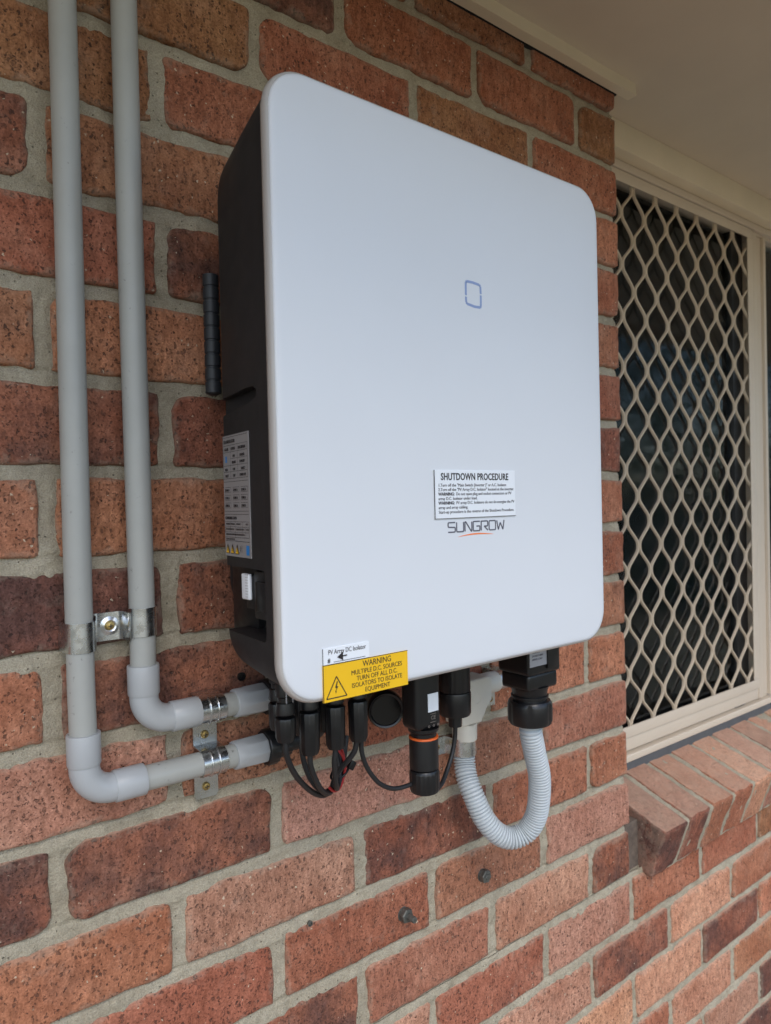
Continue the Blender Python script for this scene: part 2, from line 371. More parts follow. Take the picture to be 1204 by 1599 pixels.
# ------------------------------------------------------------------ bricks
rng = random.Random(7)
def brick_mesh(w, h, depth, seed, chip=0.3):
    """worn brick: front face at y=0 (towards -y), origin at the middle of the face"""
    rg = random.Random(seed)
    def stops(L):
        e = [0, 0.0012, 0.003, 0.006, 0.011]; n = max(2, int(round((L - 0.03) / 0.0085)))
        mid = list(np.linspace(0.018, L - 0.018, n + 1)); return e + mid + [L - q for q in e[::-1]]
    xs = np.array(stops(w)); zs = np.array(stops(h)); nx, nz = len(xs), len(zs)
    X, Z = np.meshgrid(xs - w / 2, zs - h / 2, indexing='ij')
    rc = [rg.uniform(0.003, 0.008) if rg.random() > chip else rg.uniform(0.010, 0.024) for _ in range(4)]
    E = np.minimum(np.minimum(X + w / 2, w / 2 - X), np.minimum(Z + h / 2, h / 2 - Z))
    # wavy outline
    so = rg.uniform(0, 60); bl = np.clip(1 - E / 0.02, 0, 1)
    dx = (vn[0](so + 3, Z * 38 + so) * 0.0034 + vn[1](so, Z * 130 + so) * 0.0022)
    dz = (vn[2](X * 32 + so, so) * 0.0030 + vn[3](X * 120 + so, so + 7) * 0.0022)
    X2 = X + np.sign(X) * dx * bl * 1.0 * (np.abs(X) > w / 2 - 0.03); Z2 = Z + np.sign(Z) * dz * bl
    for q, (sx, sz) in enumerate(((1, 1), (-1, 1), (-1, -1), (1, -1))):
        r = rc[q]; cx, cz = sx * (w / 2 - r), sz * (h / 2 - r)
        u = (X2 - cx) * sx / r; v = (Z2 - cz) * sz / r; k = (u > 0) & (v > 0)
        uu = np.clip(u, 0, 1.2); vv = np.clip(v, 0, 1.2)
        nu = uu * np.sqrt(np.clip(1 - vv ** 2 / 2, 0.2, 1)); nv = vv * np.sqrt(np.clip(1 - uu ** 2 / 2, 0.2, 1))
        X2 = np.where(k, cx + sx * nu * r, X2); Z2 = np.where(k, cz + sz * nv * r, Z2)
    rr = 0.0056
    t = np.clip(1 - E / rr, 0, 1); Y = rr * (1 - np.sqrt(np.clip(1 - t ** 2, 0, 1)))
    Y = Y + vn[4](X * 26 + so, Z * 30 + so) * 0.0016 + vn[5](X * 90 + so, Z * 90) * 0.0009 + X * rg.uniform(-.006, .006) + rg.uniform(-0.0008, 0.0010)
    verts = np.stack([X2, Y, Z2], -1).reshape(-1, 3).tolist(); edge = E.reshape(-1).tolist(); F = []
    idx = lambda i, j: i * nz + j
    for i in range(nx - 1):
        for j in range(nz - 1): F.append((idx(i, j), idx(i + 1, j), idx(i + 1, j + 1), idx(i, j + 1)))
    ring = [idx(i, 0) for i in range(nx)] + [idx(nx - 1, j) for j in range(1, nz)] + [idx(i, nz - 1) for i in range(nx - 2, -1, -1)] + [idx(0, j) for j in range(nz - 2, 0, -1)]
    cur = ring
    for dep in ((depth * 0.5, depth) if depth > .05 else (depth,)):
        st = len(verts)
        for q in ring:
            v = verts[q]; verts.append([v[0], dep, v[2]]); edge.append(0.004)
        n = len(ring)
        for k in range(n): F.append((cur[(k + 1) % n], cur[k], st + k, st + (k + 1) % n))
        cur = [st + k for k in range(n)]
    F.append(tuple(cur[::-1]))
    me = mesh('brick', verts, F)
    at = me.attributes.new('edge', 'FLOAT', 'POINT'); at.data.foreach_set('value', edge)
    me.polygons.foreach_set('use_smooth', [True] * len(me.polygons)); me.materials.append(MB)
    me.set_sharp_from_angle(angle=R(60)); return me

TONE = dict(T=((0.353, 0.174, 0.090), .15), O=((0.495, 0.225, 0.130), .08), L=((0.590, 0.318, 0.200), .02), R=((0.405, 0.165, 0.098), .26), D=((0.345, 0.145, 0.090), .66),
            X=((0.275, 0.120, 0.084), .86), P=((0.500, 0.272, 0.190), .20), B=((0.405, 0.190, 0.118), .32))
MOD, CH, BH = 0.24, 0.0910, 0.0775
LAY = {-1: {-2: 'T', -3: 'T', -1: 'R'}, 0: {-3.5: 'X', -2.5: 'R', -1.5: 'R', -.5: 'T', -4.5: 'T'},
       1: {-5: 'T', -4: 'T', -3: 'R', -2: 'T', -1: 'R'}, 2: {-4.5: 'T', -3.5: 'R', -.5: 'O', -2.5: 'R', -1.5: 'T'},
       3: {-5: 'D', -4: 'T', -1: 'R'}, 4: {-4.5: 'R', -3.5: 'D', -.5: 'O'}, 5: {-5: 'T', -4: 'O', -1: 'R'}, 6: {-4.5: 'D', -3.5: 'D', -.5: 'D'},
       7: {-5: 'O', -4: 'O', -1: 'O'}, 8: {-4.5: 'X', -3.5: 'D', -.5: 'R'}, 9: {-5: 'O', -4: 'D', -1: 'B', -3: 'B', -2: 'R'},
       10: {-4.5: 'P', -3.5: 'B', -2.5: 'R', -1.5: 'O', -.5: 'O'}, 11: {-5: 'D', -4: 'D', -3: 'P', -2: 'B', -1: 'B'},
       12: {-5.5: 'R', -4.5: 'O', -3.5: 'P', -2.5: 'D', -1.5: 'R', -.5: 'O'}, 13: {-5: 'O', -4: 'R', -3: 'R', -2: 'B', -1: 'P'},
       14: {-4.5: 'R', -3.5: 'D', -2.5: 'B', -1.5: 'P', -.5: 'D'}, 15: {-3: 'P', -2: 'R', -1: 'P', 0: 'R', 1: 'R', 2: 'T'},
       16: {-2.5: 'O', -1.5: 'P', -.5: 'D', .5: 'L', 1.5: 'O'}, 17: {-2: 'P', -1: 'L', 0: 'L', 1: 'D', 2: 'O'},
       18: {-1.5: 'R', -.5: 'R', .5: 'L', 1.5: 'O', 2.5: 'D'}, 19: {-1: 'P', 0: 'R', 1: 'P', 2: 'X'}, 20: {-.5: 'R', .5: 'D', 1.5: 'X', 2.5: 'O'}}
wall = thing('brick_wall', 'weathered red brick wall with wide sandy grey mortar joints behind the white panel unit', 'brick wall')
def set_tone(o, code):
    (c, bn) = TONE[code]; k = rng.uniform(0.9, 1.1)
    o.color = (c[0] * k, c[1] * k * rng.uniform(.95, 1.05), c[2] * k, min(1, max(0, bn + rng.uniform(-.08, .08))))
sill_z = -1.275
nb = 0
for c in range(-1, 22):
    zt = -(c - 1) * CH; zb = -c * CH; zc = (zt + zb) / 2 + rng.uniform(-.0012, .0012)
    odd = c % 2 == 1
    u0 = -6.0 if odd else -5.5
    u = u0
    while u < 4.0:
        a = u; b2 = u + 1; u += 1
        right_open = (zc > sill_z)
        if right_open and a >= 0: break
        if right_open and b2 > 0: b2 = 0
        xa = a * MOD + 0.0072 + rng.uniform(-.0015, .0015); xb = b2 * MOD - 0.0072 + rng.uniform(-.0015, .0015)
        if b2 == 0 and right_open: xb = -0.0095 + rng.uniform(-.0025, .0025)
        if xb < -1.25 or xa > .85: continue
        corner = (b2 == 0 and right_open)
        hh = BH + rng.uniform(-.0015, .0015)
        key = a
        me = brick_mesh(xb - xa, hh, 0.108 if corner else 0.02, nb + 11, 0.30)
        o = link('brick', me, wall); o.location = ((xa + xb) / 2, rng.uniform(-.0012, .0006), zc); o.rotation_euler = (0, rng.uniform(-.004, .004), 0)
        code = LAY.get(c, {}).get(key) or LAY.get(c, {}).get(a) or rng.choice('TORRDPBO')
        set_tone(o, code); nb += 1

def mortar_sheet(name, x0, x1, z0, z1, step, parent):
    nx = int((x1 - x0) / step) + 1; nz = int((z1 - z0) / step) + 1
    X, Z = np.meshgrid(np.linspace(x0, x1, nx), np.linspace(z0, z1, nz), indexing='ij')
    Y = 0.0042 + vn[0](X * 9, Z * 9) * 0.0016 + vn[1](X * 42, Z * 42) * 0.0020 + vn[2](X * 120, Z * 120) * 0.0020 + vn[3](X * 260, Z * 260) * 0.0007
    tb = np.mod(-Z / CH, 1) * CH; ci = np.floor(-Z / CH).astype(int) + 1
    dxp = np.abs(np.mod(X / MOD + np.where(ci % 2 == 1, .5, 0.0), 1) - .5) * MOD
    near = np.maximum(np.clip(1 - np.abs(tb - .004) / .016, 0, 1), np.clip(1 - dxp / .017, 0, 1))
    sm = np.clip((vn[4](X * 24 + 5, Z * 30) + 0.12) / 0.4, 0, 1)
    Y = Y - np.clip(near * 2.2, 0, 1) * sm * (0.0020 + vn[5](X * 150, Z * 150) * 0.0024)
    Y = Y - np.clip(1 - np.abs(tb - .0085) / .005, 0, 1) * .0012 + np.clip(1 - np.abs(tb - (CH - .0065)) / .0035, 0, 1) * .0030
    Y = np.where(near <= 0, np.maximum(Y, .003), Y)
    Y = np.where(X < -0.16, Y, Y + np.clip((X + 0.16) / 0.05, 0, 1) * 0.0022)
    V = np.stack([X, Y, Z], -1).reshape(-1, 3)
    i = np.arange(nx - 1)[:, None] * nz + np.arange(nz - 1)[None, :]
    F = np.stack([i, i + nz, i + nz + 1, i + 1], -1).reshape(-1, 4)
    me = bpy.data.meshes.new(name); me.vertices.add(len(V)); me.vertices.foreach_set('co', V.reshape(-1))
    me.loops.add(F.size); me.loops.foreach_set('vertex_index', F.reshape(-1)); me.polygons.add(len(F))
    me.polygons.foreach_set('loop_start', np.arange(len(F)) * 4); me.polygons.foreach_set('loop_total', np.full(len(F), 4))
    me.update(calc_edges=True); return link(name, me, parent, MM, True)
mortar_sheet('mortar', -1.25, -0.016, -1.27, 0.13, 0.0023, wall)
mortar_sheet('mortar', -1.25, 0.86, -1.92, -1.2705, 0.0027, wall)
# solid backing of the wall and the plain remainder out of view
span('wall_core', -4.0, -0.018, 0.012, 0.11, -1.27, 0.35, MM, wall)
span('wall_core', -4.0, 4.0, 0.0122, 0.11, -2.25, -1.271, MM, wall)
bm = bmesh.new()
for c in range(-1, 24):
    zc = -(c - .5) * CH; odd = c % 2
    for k in range(-16, 17):
        xc = (k + (0.5 if odd else 0.0)) * MOD
        if c < 22 and -1.35 < xc < .99: continue
        if zc > sill_z and xc > -0.05: continue
        add_box(bm, (xc, 0.008, zc), (.224, .02, BH))
far = link('brick', bm_mesh('far_bricks', bm), wall, MB); far.color = (.36, .15, .09, .2); tag(far, kind='stuff')

# ------------------------------------------------------------------ brick window sill
tilt = R(18.5)
sill = thing('window_sill', 'sloping sill of bricks laid on edge, jutting out below the window', 'window sill', (0.0, -0.045, -1.1915))
SM = Matrix.Rotation(tilt, 4, 'X')     # tips the bricks so that they fall towards the front
def sill_local(o, loc):                # local frame: x along the wall, y into the wall, z up, origin at the front top arris
    o.matrix_basis = Matrix.Rotation(tilt, 4, 'X') @ Matrix.Translation(loc)
stones = 'XDRRLPDOLROPDL'
xs = 0.0385
for i in range(11):
    wd = 0.0750 + rng.uniform(-.001, .0015)
    bm = bmesh.new(); add_box(bm, (0, 0, 0), (wd, 0.23, 0.100))
    es = [e for e in bm.edges]; bmesh.ops.bevel(bm, geom=es, offset=0.0045, segments=3, affect='EDGES', profile=0.5)
    bmesh.ops.subdivide_edges(bm, edges=[e for e in bm.edges if e.calc_length() > .05], cuts=9, use_grid_fill=True)
    for v in bm.verts:
        x, y, z = v.co; q = i * 3.3
        v.co.x += float(vn[0](y * 30 + q, z * 30)) * .0035; v.co.z += float(vn[1](y * 32 + q, x * 40)) * .0032 + float(vn[2](y * 90 + q, x * 90)) * .001
        v.co.y += float(vn[3](x * 40 + q, z * 40)) * .0038
    me = bm_mesh('brick', bm, 60); at = me.attributes.new('edge', 'FLOAT', 'POINT')
    at.data.foreach_set('value', [max(0.0005, min(wd / 2 - abs(v.co.x), .05 - abs(v.co.z) if abs(v.co.z) < .046 else .02, .115 - abs(v.co.y) if abs(v.co.y) < .11 else .02)) for v in me.vertices])
    o = link('brick', me, sill, MB); sill_local(o, (xs + wd / 2, 0.115 + rng.uniform(-.002, .002), -0.050 + rng.uniform(-.0012, .0012)))
    set_tone(o, stones[i]); xs += 0.0868
# mortar between and beside the sill bricks
nx, ny = 300, 60
V = []; F = []
for i in range(nx + 1):
    for j in range(ny + 1):
        x = 0.060 + 0.91 * i / nx; s = j / ny
        if s < 0.34: y, z = 0.0035, -0.101 + (0.097) * s / 0.34
        else: y, z = 0.0035 + (s - 0.34) / 0.66 * 0.225, -0.0024
        d = float(vn[1](x * 60, y * 60 + z * 60)) * .002 + float(vn[2](x * 160, y * 160 + z * 160)) * .0015
        V.append((x, y - (d if s < .34 else 0), z + (d if s >= .34 else 0)))
for i in range(nx):
    for j in range(ny):
        a = i * (ny + 1) + j; F.append((a, a + ny + 1, a + ny + 2, a + 1))
o = link('mortar', mesh('sill_mortar', V, F), sill, MM, True); sill_local(o, (0, 0, 0))
o = box('mortar', (0.52, 0.125, -0.055), (0.90, 0.20, 0.088), MM, sill); sill_local(o, (0, 0, 0))
bm = bmesh.new(); add_box(bm, (.0130, .104, -.056), (.049, .090, .125))
link('mortar_fill', bm_mesh('mortar_fill', bm), sill, plain('shade_dark_mortar', (.13, .10, .078), .95, var=.35, vscale=60, bump=.6, bscale=500))  # mortar painted darker to imitate the shade in this recess
# small round stain ring on the second brick is a dried drip
lathe('ring_stain', [(0.0065, 0), (0.0068, .0006), (0.0052, .0006), (0.0050, 0)], (0.152, .035, .0065), (0, -.24, .97), M_inkg, sill, 20)

# ------------------------------------------------------------------ eave: lining, trim strip, cover board
soffit = thing('eave_soffit', 'flat beige painted eave lining overhead with a cream trim strip along the wall', 'eave soffit', (0, 0, .15))
def part_at(o, p): o.location = (o.location.x - p.location.x, o.location.y - p.location.y, o.location.z - p.location.z); return o
part_at(span('lining_sheet', -4, 4, -.76, 0.30, 0.150, 0.158, M_soffit, soffit), soffit)
part_at(span('fascia', -4, 4, -.80, -.76, 0.12, 0.30, M_trim, soffit, 0.002), soffit)
part_at(span('roof_deck', -4, 4, -.80, 4.0, 0.305, 0.34, M_room, soffit), soffit)
def wavy_strip(name, x0, x1, y0, y1, z0, z1, m, parent, n=60):
    bm = bmesh.new(); prev = None
    for i in range(n + 1):
        x = x0 + (x1 - x0) * i / n; d = float(vn[1](x * 14, 2.2)) * .0016; e = float(vn[2](x * 22, 8.2)) * .0012
        ring = [bm.verts.new(p) for p in ((x, y0 + d, z0 + e), (x, y1, z0 + e), (x, y1, z1), (x, y0 + d + .0015, z1))]
        if prev:
            for a in range(4): bm.faces.new((prev[a], ring[a], ring[(a + 1) % 4], prev[(a + 1) % 4]))
        else: bm.faces.new(ring[::-1])
        prev = ring
    bm.faces.new(prev); es = [e for e in bm.edges if len(e.link_faces) == 2 and e.calc_face_angle(0) > .9]
    bmesh.ops.bevel(bm, geom=es, offset=.0012, segments=2, affect='EDGES')
    return link(name, bm_mesh(name, bm, 40), parent, m)
part_at(span('gap_shade_strip', -1.6, -.008, -.0015, .01, .128, .1498, M_room, soffit), soffit)  # near-black strip stands in for the shade in the gap behind the trim
part_at(wavy_strip('trim_strip', -1.6, 0.0225, -0.021, -0.0036, 0.1285, 0.1500, M_trim, soffit, 120), soffit)
part_at(span('cover_board', -0.017, 1.9, 0.068, 0.105, 0.096, 0.1498, M_trim, soffit, 0.0015), soffit)

# ------------------------------------------------------------------ window with diamond grille
win = thing('window', 'aluminium window in cream frame with beige diamond security grille', 'window', (0.0, 0.10, -1.14))
W = lambda n, *a, **k: part_at(span(n, *a, win, **k), win)
W('sill_seal', -0.017, 2.0, 0.098, 0.150, -1.20, -1.1265, M_dark, bevel=.002)
W('sill_rail', -0.017, 2.0, 0.094, 0.150, -1.1262, -1.1115, M_frame, bevel=.003, seg=3)
W('sill_rail', -0.017, 2.0, 0.112, 0.150, -1.1113, -1.1062, M_frame)
W('drain_slot', 0.607, 0.652, 0.1085, 0.1115, -1.1112, -1.1065, M_ink)
W('bottom_rail', -0.017, 0.714, 0.102, 0.145, -1.106, -1.0795, M_frame, bevel=.0015)
W('grille_rail', -0.015, 0.7120, 0.0985, 0.1005, -1.0785, -1.0555, M_frame, bevel=.0015)
W('grille_rail', -0.015, 0.7120, 0.0985, 0.1005, 0.0545, 0.0775, M_frame, bevel=.0015)
W('head_rail', -0.017, 2.0, 0.096, 0.150, 0.0790, 0.0955, M_frame, bevel=.002)
W('head_rail', -0.017, 2.0, 0.1055, 0.150, 0.0720, 0.0788, M_frame)
W('grille_stile', 0.6855, 0.7130, 0.0980, 0.1005, -1.0553, 0.0543, M_frame, bevel=.002)
W('grille_stile', -0.016, 0.004, 0.0980, 0.1005, -1.0553, 0.0543, M_frame, bevel=.002)
W('mullion', 0.7145, 0.736, 0.1000, 0.150, -1.1058, 0.0718, M_frame, bevel=.002)
W('mullion', 0.7363, 0.774, 0.1070, 0.150, -1.1058, 0.0718, M_frame, bevel=.002)
W('mullion', 0.7743, 0.787, 0.1000, 0.150, -1.1058, 0.0718, M_frame, bevel=.002)
W('gap_shade_stile', 0.6560, 0.7120, 0.124, 0.146, -1.079, 0.0715, M_gap_shade, bevel=.002)  # stile widened and painted near-black to imitate the dark gap by the mullion
W('lower_sash_bar', -0.017, 0.6545, 0.142, 0.156, -0.905, -0.888, plain('dark_bronze_bar', (.10, .10, .10), .4), bevel=.002)
W('glass_pane', -0.017, 0.6560, 0.133, 0.137, -1.066, 0.062, M_glass)
W('glass_pane', 0.785, 2.0, 0.125, 0.129, -1.1055, 0.075, M_glass)
# dim room behind
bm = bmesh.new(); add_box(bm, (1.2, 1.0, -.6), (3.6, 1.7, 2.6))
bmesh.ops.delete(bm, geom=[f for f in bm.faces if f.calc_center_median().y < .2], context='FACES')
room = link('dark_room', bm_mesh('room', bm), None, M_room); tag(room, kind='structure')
# grille: every strand zig-zags from bond to bond
def grille():
    PX, PZ = 0.0842, 0.1054; x00, z00 = 0.199, -0.4784
    hb = 0.0095; wd = 0.0048; V = []; F = []
    def quadbar(p, q, w0, y0=0.1015, dep=0.005):
        a = Vector(p); b = Vector(q); d = (b - a).normalized(); n = Vector((-d[1], d[0])) * w0 / 2; s = len(V)
        for pt in (a + n, b + n, b - n, a - n): V.append((pt[0], y0, pt[1]))
        for pt in (a + n, b + n, b - n, a - n): V.append((pt[0], y0 + dep, pt[1]))
        F.extend([(s, s + 3, s + 2, s + 1), (s + 4, s + 5, s + 6, s + 7)] + [(s + i, s + (i + 1) % 4, s + 4 + (i + 1) % 4, s + 4 + i) for i in range(4)])
    zlo, zhi = -1.0700, 0.0690; xlo, xhi = -0.012, 0.7000
    strands = []
    for col in range(-6, 16):
        # left-leaning and right-leaning neighbours: wave k occupies x between col*PX/2 and (col+1)*PX/2
        xa = x00 + col * PX / 2; xb = xa + PX / 2
        if xb < xlo - .05 or xa > xhi + .05: continue
        pts = []
        for r in range(-8, 8):
            za = z00 + r * PZ + (0 if col % 2 == 0 else PZ / 2)      # bond heights on line xa
            zb = za + PZ / 2
            e = wd * .62
            pts += [(xa + e, za - hb), (xa + e, za + hb), (xb - e, zb - hb), (xb - e, zb + hb)]
        strands.append(pts)
    for si, pts in enumerate(strands):
        # round the bends
        P2 = []
        for i in range(1, len(pts) - 1):
            a, b, c = Vector(pts[i - 1]), Vector(pts[i]), Vector(pts[i + 1])
            la = min(.0095, (b - a).length * .45); lc = min(.0095, (c - b).length * .45)
            p = b + (a - b).normalized() * la; q = b + (c - b).normalized() * lc
            for t in (0, .33, .67, 1): P2.append(p * (1 - t) ** 2 + b * 2 * t * (1 - t) + q * t * t)
        P2 = [p for p in P2]
        s0 = None; prev = None
        for i in range(len(P2)):
            T = (P2[min(i + 1, len(P2) - 1)] - P2[max(i - 1, 0)]).normalized(); n = Vector((-T[1], T[0])) * wd / 2
            x, z = P2[i]
            if not (zlo <= z <= zhi and xlo <= x <= xhi): prev = None; continue
            s = len(V); y0 = 0.1010 + (0.0004 if si % 2 else 0); dp = .0052
            for (ox, oz, yy) in ((n[0], n[1], y0 + .0012), (n[0] * .6, n[1] * .6, y0), (-n[0] * .6, -n[1] * .6, y0), (-n[0], -n[1], y0 + .0012), (-n[0], -n[1], y0 + dp), (n[0], n[1], y0 + dp)): V.append((x + ox, yy, z + oz))
            if prev is not None:
                for k in range(6): F.append((prev + k, prev + (k + 1) % 6, s + (k + 1) % 6, s + k))
            prev = s
    bm = bmesh.new(); vs = [bm.verts.new(v) for v in V]
    for f in F: bm.faces.new([vs[i] for i in f])
    return bm_mesh('grille', bm, 40)
part_at(link('diamond_grille', grille(), win, M_grille), win)

# ------------------------------------------------------------------ inverter
inv = thing('inverter', 'large white fronted solar inverter with charcoal sides hung on the brick wall', 'inverter', (-0.598, 0.0, -0.4845))
def I(o): return part_at(o, inv)
PX0, PX1, PZ0, PZ1 = -0.8275, -0.3685, -0.7605, -0.2080
def inset(y, d, r): return (y, PX0 + d, PX1 - d, PZ0 + d, PZ1 - d, r)
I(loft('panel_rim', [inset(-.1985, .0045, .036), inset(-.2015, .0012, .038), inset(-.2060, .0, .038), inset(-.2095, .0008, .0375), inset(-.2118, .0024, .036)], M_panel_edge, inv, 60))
I(loft('front_panel', [inset(-.2105, .0035, .036), inset(-.2119, .0032, .036), inset(-.2130, .0042, .035), inset(-.2137, .0060, .034), inset(-.2141, .0098, .030), inset(-.2143, .06, .012)], M_panel, inv, 60))
body = loft('body', [(-.1986, -.8225, -.3735, -.7560, -.2135, .036), (-.1900, -.8245, -.3715, -.7560, -.2125, .038), (-.155, -.8225, -.3735, -.7550, -.2150, (.046, .040)), (-.098, -.8188, -.3775, -.7530, -.2190, (.062, .046)), (-.090, -.8160, -.3805, -.7500, -.2220, (.062, .046)),
                     (-.089, -.785, -.41, -.715, -.26, .05), (-.030, -.785, -.41, -.715, -.26, .05)], M_body, inv, 35)
cut = bmesh.new()
add_box(cut, (-.830, -.1170, -.6745), (.085, .1350, .0640), .006, 2)
pts = [(-.06, -.4810), (-.155, -.4770), (-.168, -.4775), (-.176, -.4815), (-.1745, -.4880), (-.160, -.4915), (-.06, -.4990)]
a = [cut.verts.new((-.8120, y, z)) for y, z in pts]; b_ = [cut.verts.new((-.86, y, z)) for y, z in pts]
cut.faces.new(a); cut.faces.new(b_[::-1])
for i in range(len(pts)): cut.faces.new((a[i], b_[i], b_[(i + 1) % len(pts)], a[(i + 1) % len(pts)]))
for v in a[4:6] : v.co.x = -.8165
I(body)
cutter = link('cutter', bm_mesh('cutter', cut), None, M_body)
md = body.modifiers.new('b', 'BOOLEAN'); md.object = cutter; md.operation = 'DIFFERENCE'; md.solver = 'EXACT'
bpy.context.view_layer.update()
nm = bpy.data.meshes.new_from_object(body.evaluated_get(bpy.context.evaluated_depsgraph_get()))
body.modifiers.clear(); body.data = nm; nm.set_sharp_from_angle(angle=R(35)); bpy.data.objects.remove(cutter)
I(span('bracket', -.74, -.45, -.035, -.002, -.56, -.30, M_zinc, inv, .001))
# isolator switch in the niche
I(span('niche_back', -.7965, -.60, -.1150, -.0580, -.7300, -.6300, M_black, inv, .004))
I(span('switch_knob', -.8200, -.8165, -.1780, -.1560, -.6820, -.6540, M_blackg, inv, .0015))
sw = I(span('isolator_switch', -.8165, -.7880, -.1835, -.1470, -.6900, -.6450, M_black, inv, .003))
q = span('switch_lever', -.8195, -.8155, -.1430, -.1275, -.6730, -.6485, M_white, sw, .0018, 3); q.location = sw.matrix_basis.inverted() @ Vector((0, 0, 0)) if False else (0, 0, 0)
# matching ribs on the lever
bm = bmesh.new()
for k in range(9): add_box(bm, (-.81965, -.1390, -.6700 + k * .0026), (.0006, .0050, .0007))
q2 = link('lever_ridges', bm_mesh('r', bm), sw, plain('pale_grey_ridge', (.55, .56, .57), .5))
I(span('switch_shaft', -.8154, -.790, -.1465, -.1290, -.6820, -.6495, M_black, inv, .002))
# side rating label
XS = -.8200
def side_pt(y): return -.8203 + (y + .155) * .072      # casing tapers towards the back
lb = thing  # (kept simple: label is a thin sheet following the taper)
bm = bmesh.new(); y0, y1, z0, z1 = -.1575, -.0935, -.6330, -.5165
vs = [bm.verts.new((side_pt(y) - .0030, y, z)) for y, z in ((y0, z0), (y1, z0), (y1, z1), (y0, z1))]
vb = [bm.verts.new((side_pt(y) - .0022, y, z)) for y, z in ((y0, z0), (y1, z0), (y1, z1), (y0, z1))]
bm.faces.new(vs); bm.faces.new(vb[::-1])
for i in range(4): bm.faces.new((vs[i], vb[i], vb[(i + 1) % 4], vs[(i + 1) % 4]))
rl = I(link('rating_label', bm_mesh('rl', bm), inv, M_side_label)); tag(rl, 'narrow grey printed specification label on the charcoal side')
def side_quads(name, rects, m, parent, off=.0004):
    bm = bmesh.new()
    for (ya, yb, za, zb) in rects:     # ya/yb measured from the label's rear edge towards the front, za/zb from its top down, in mm
        p = [(y1 - ya / 1000, z1 - za / 1000), (y1 - yb / 1000, z1 - za / 1000), (y1 - yb / 1000, z1 - zb / 1000), (y1 - ya / 1000, z1 - zb / 1000)]
        bm.faces.new([bm.verts.new((side_pt(y) - .0030 - off, y, z)) for y, z in p])
    return link(name, bm_mesh(name, bm), parent, m)
rects = []
for zz in (9.5, 16, 29, 35, 41.5): rects.append((2, 62, zz, zz + .35))
for yy in (2, 20, 38, 61.6): rects.append((yy, yy + .35, 9.5, 41.5))
rects += [(1.5, 62.5, 44.5, 44.9), (1.5, 62.5, 73, 73.4), (1.5, 62.5, 76, 76.4), (1.5, 62.5, 1.6, 2.0), (1.5, 62.5, 101.5, 101.9), (20, 62, 22.5, 22.8)]
for row in (50, 57.5, 65): rects += [(x, x + 16, row, row + .35) for x in (3, 24, 44)] + [(x, x + 16, row + 4.8, row + 5.1) for x in (3, 24, 44)] + [(x, x + .3, row, row + 5) for x in (19, 40, 60)]
for row in (83, 88, 93, 98): rects.append((2, 62, row, row + .3))
for yy, a_, b2 in ((2, 83, 98), (15, 83, 93), (28, 83, 98), (46, 83, 93), (52, 88, 98), (61.7, 83, 98)): rects.append((yy, yy + .3, a_, b2))
side_quads('printed_rules', rects, M_ink, rl)
words = []
rr2 = random.Random(4)
def word(x, z, wmm, hmm=1.6):
    t = x
    while t < x + wmm: l = rr2.uniform(.5, 1.0); words.append((t, t + l, z, z + hmm)); t += l + rr2.uniform(.25, .5)
SR = (math.pi / 2, 0, -math.pi / 2 - math.atan(.072))
def side_text(body, ya, za, size, sx=1.0):
    y = y1 - ya / 1000; return text('printed_line', body, (side_pt(y) - .0035, y, z1 - za / 1000), size, M_ink, rl, 'LEFT', sx, SR)
side_text('LED INDICATOR', 3, 7.6, .0046, .85); side_text('COLOR', 5, 14.6, .0038, .8); side_text('STATUS', 22, 14.6, .0038, .8); side_text('DESCRIPTION', 40, 14.6, .0038, .75)
side_text('ON', 26, 21.6, .0036); side_text('NORMAL', 44, 21.6, .0036, .8); side_text('BLINK', 24, 27.6, .0036); side_text('STANDBY', 43, 27.6, .0036, .8)
side_text('RED', 6, 34.2, .0036); side_text('ON', 26, 34.2, .0036); side_text('FAULT', 46, 34.2, .0036); side_text('GREY', 6, 40.2, .0036); side_text('OFF', 26, 40.2, .0036); side_text('POWER OFF', 43, 40.2, .0036, .75)
for row in (54, 61.5, 69):
    for x in (4, 25, 45): side_text('ZONE A', x, row, .0034, .9)
side_text('COMMUNICATION', 3, 81, .0040, .85)
for x, z, wd_ in ((4, 84.6, 10), (16, 84.6, 10), (31, 84.6, 10), (54, 84.6, 5), (4, 89.6, 20), (30, 89.6, 18), (55, 89.6, 5), (4, 94.6, 46), (4, 99.2, 22)): word(x, z, wd_)
side_quads('small_print', words, M_ink, rl)
def tri(x, z, s): return [(x, z), (x + s, z), (x + s / 2, z - s)]
bm = bmesh.new(); bm2 = bmesh.new()
for x in (3, 15, 27):
    for (bmx, k, off) in ((bm2, 0, .0004), (bm, 1.1, .0007)):
        tri_ = [(x + k, 114 - k * .6), (x + 9.5 - k, 114 - k * .6), (x + 4.75, 104.5 + k * 1.3)]
        bmx.faces.new([bmx.verts.new((side_pt(y1 - p / 1000) - .0030 - off, y1 - p / 1000, z1 - q_ / 1000)) for p, q_ in tri_])
link('warning_triangle', bm_mesh('t', bm), rl, M_yellow); link('warning_triangle', bm_mesh('t', bm2), rl, M_ink)
side_quads('recycling_mark', [(54, 61, 105, 114)], M_cyan, rl); side_quads('blue_square', [(7.5, 8.5, 106, 112), (19.5, 20.5, 106, 112), (31.5, 32.5, 106, 112), (40, 41, 106, 112), (44, 44.6, 105, 112)], M_ink, rl, .0009)
side_quads('blue_spot', [(7, 11, 20, 26)], M_cyan, rl, .0005)
# cooling tube behind
YF = -.2143
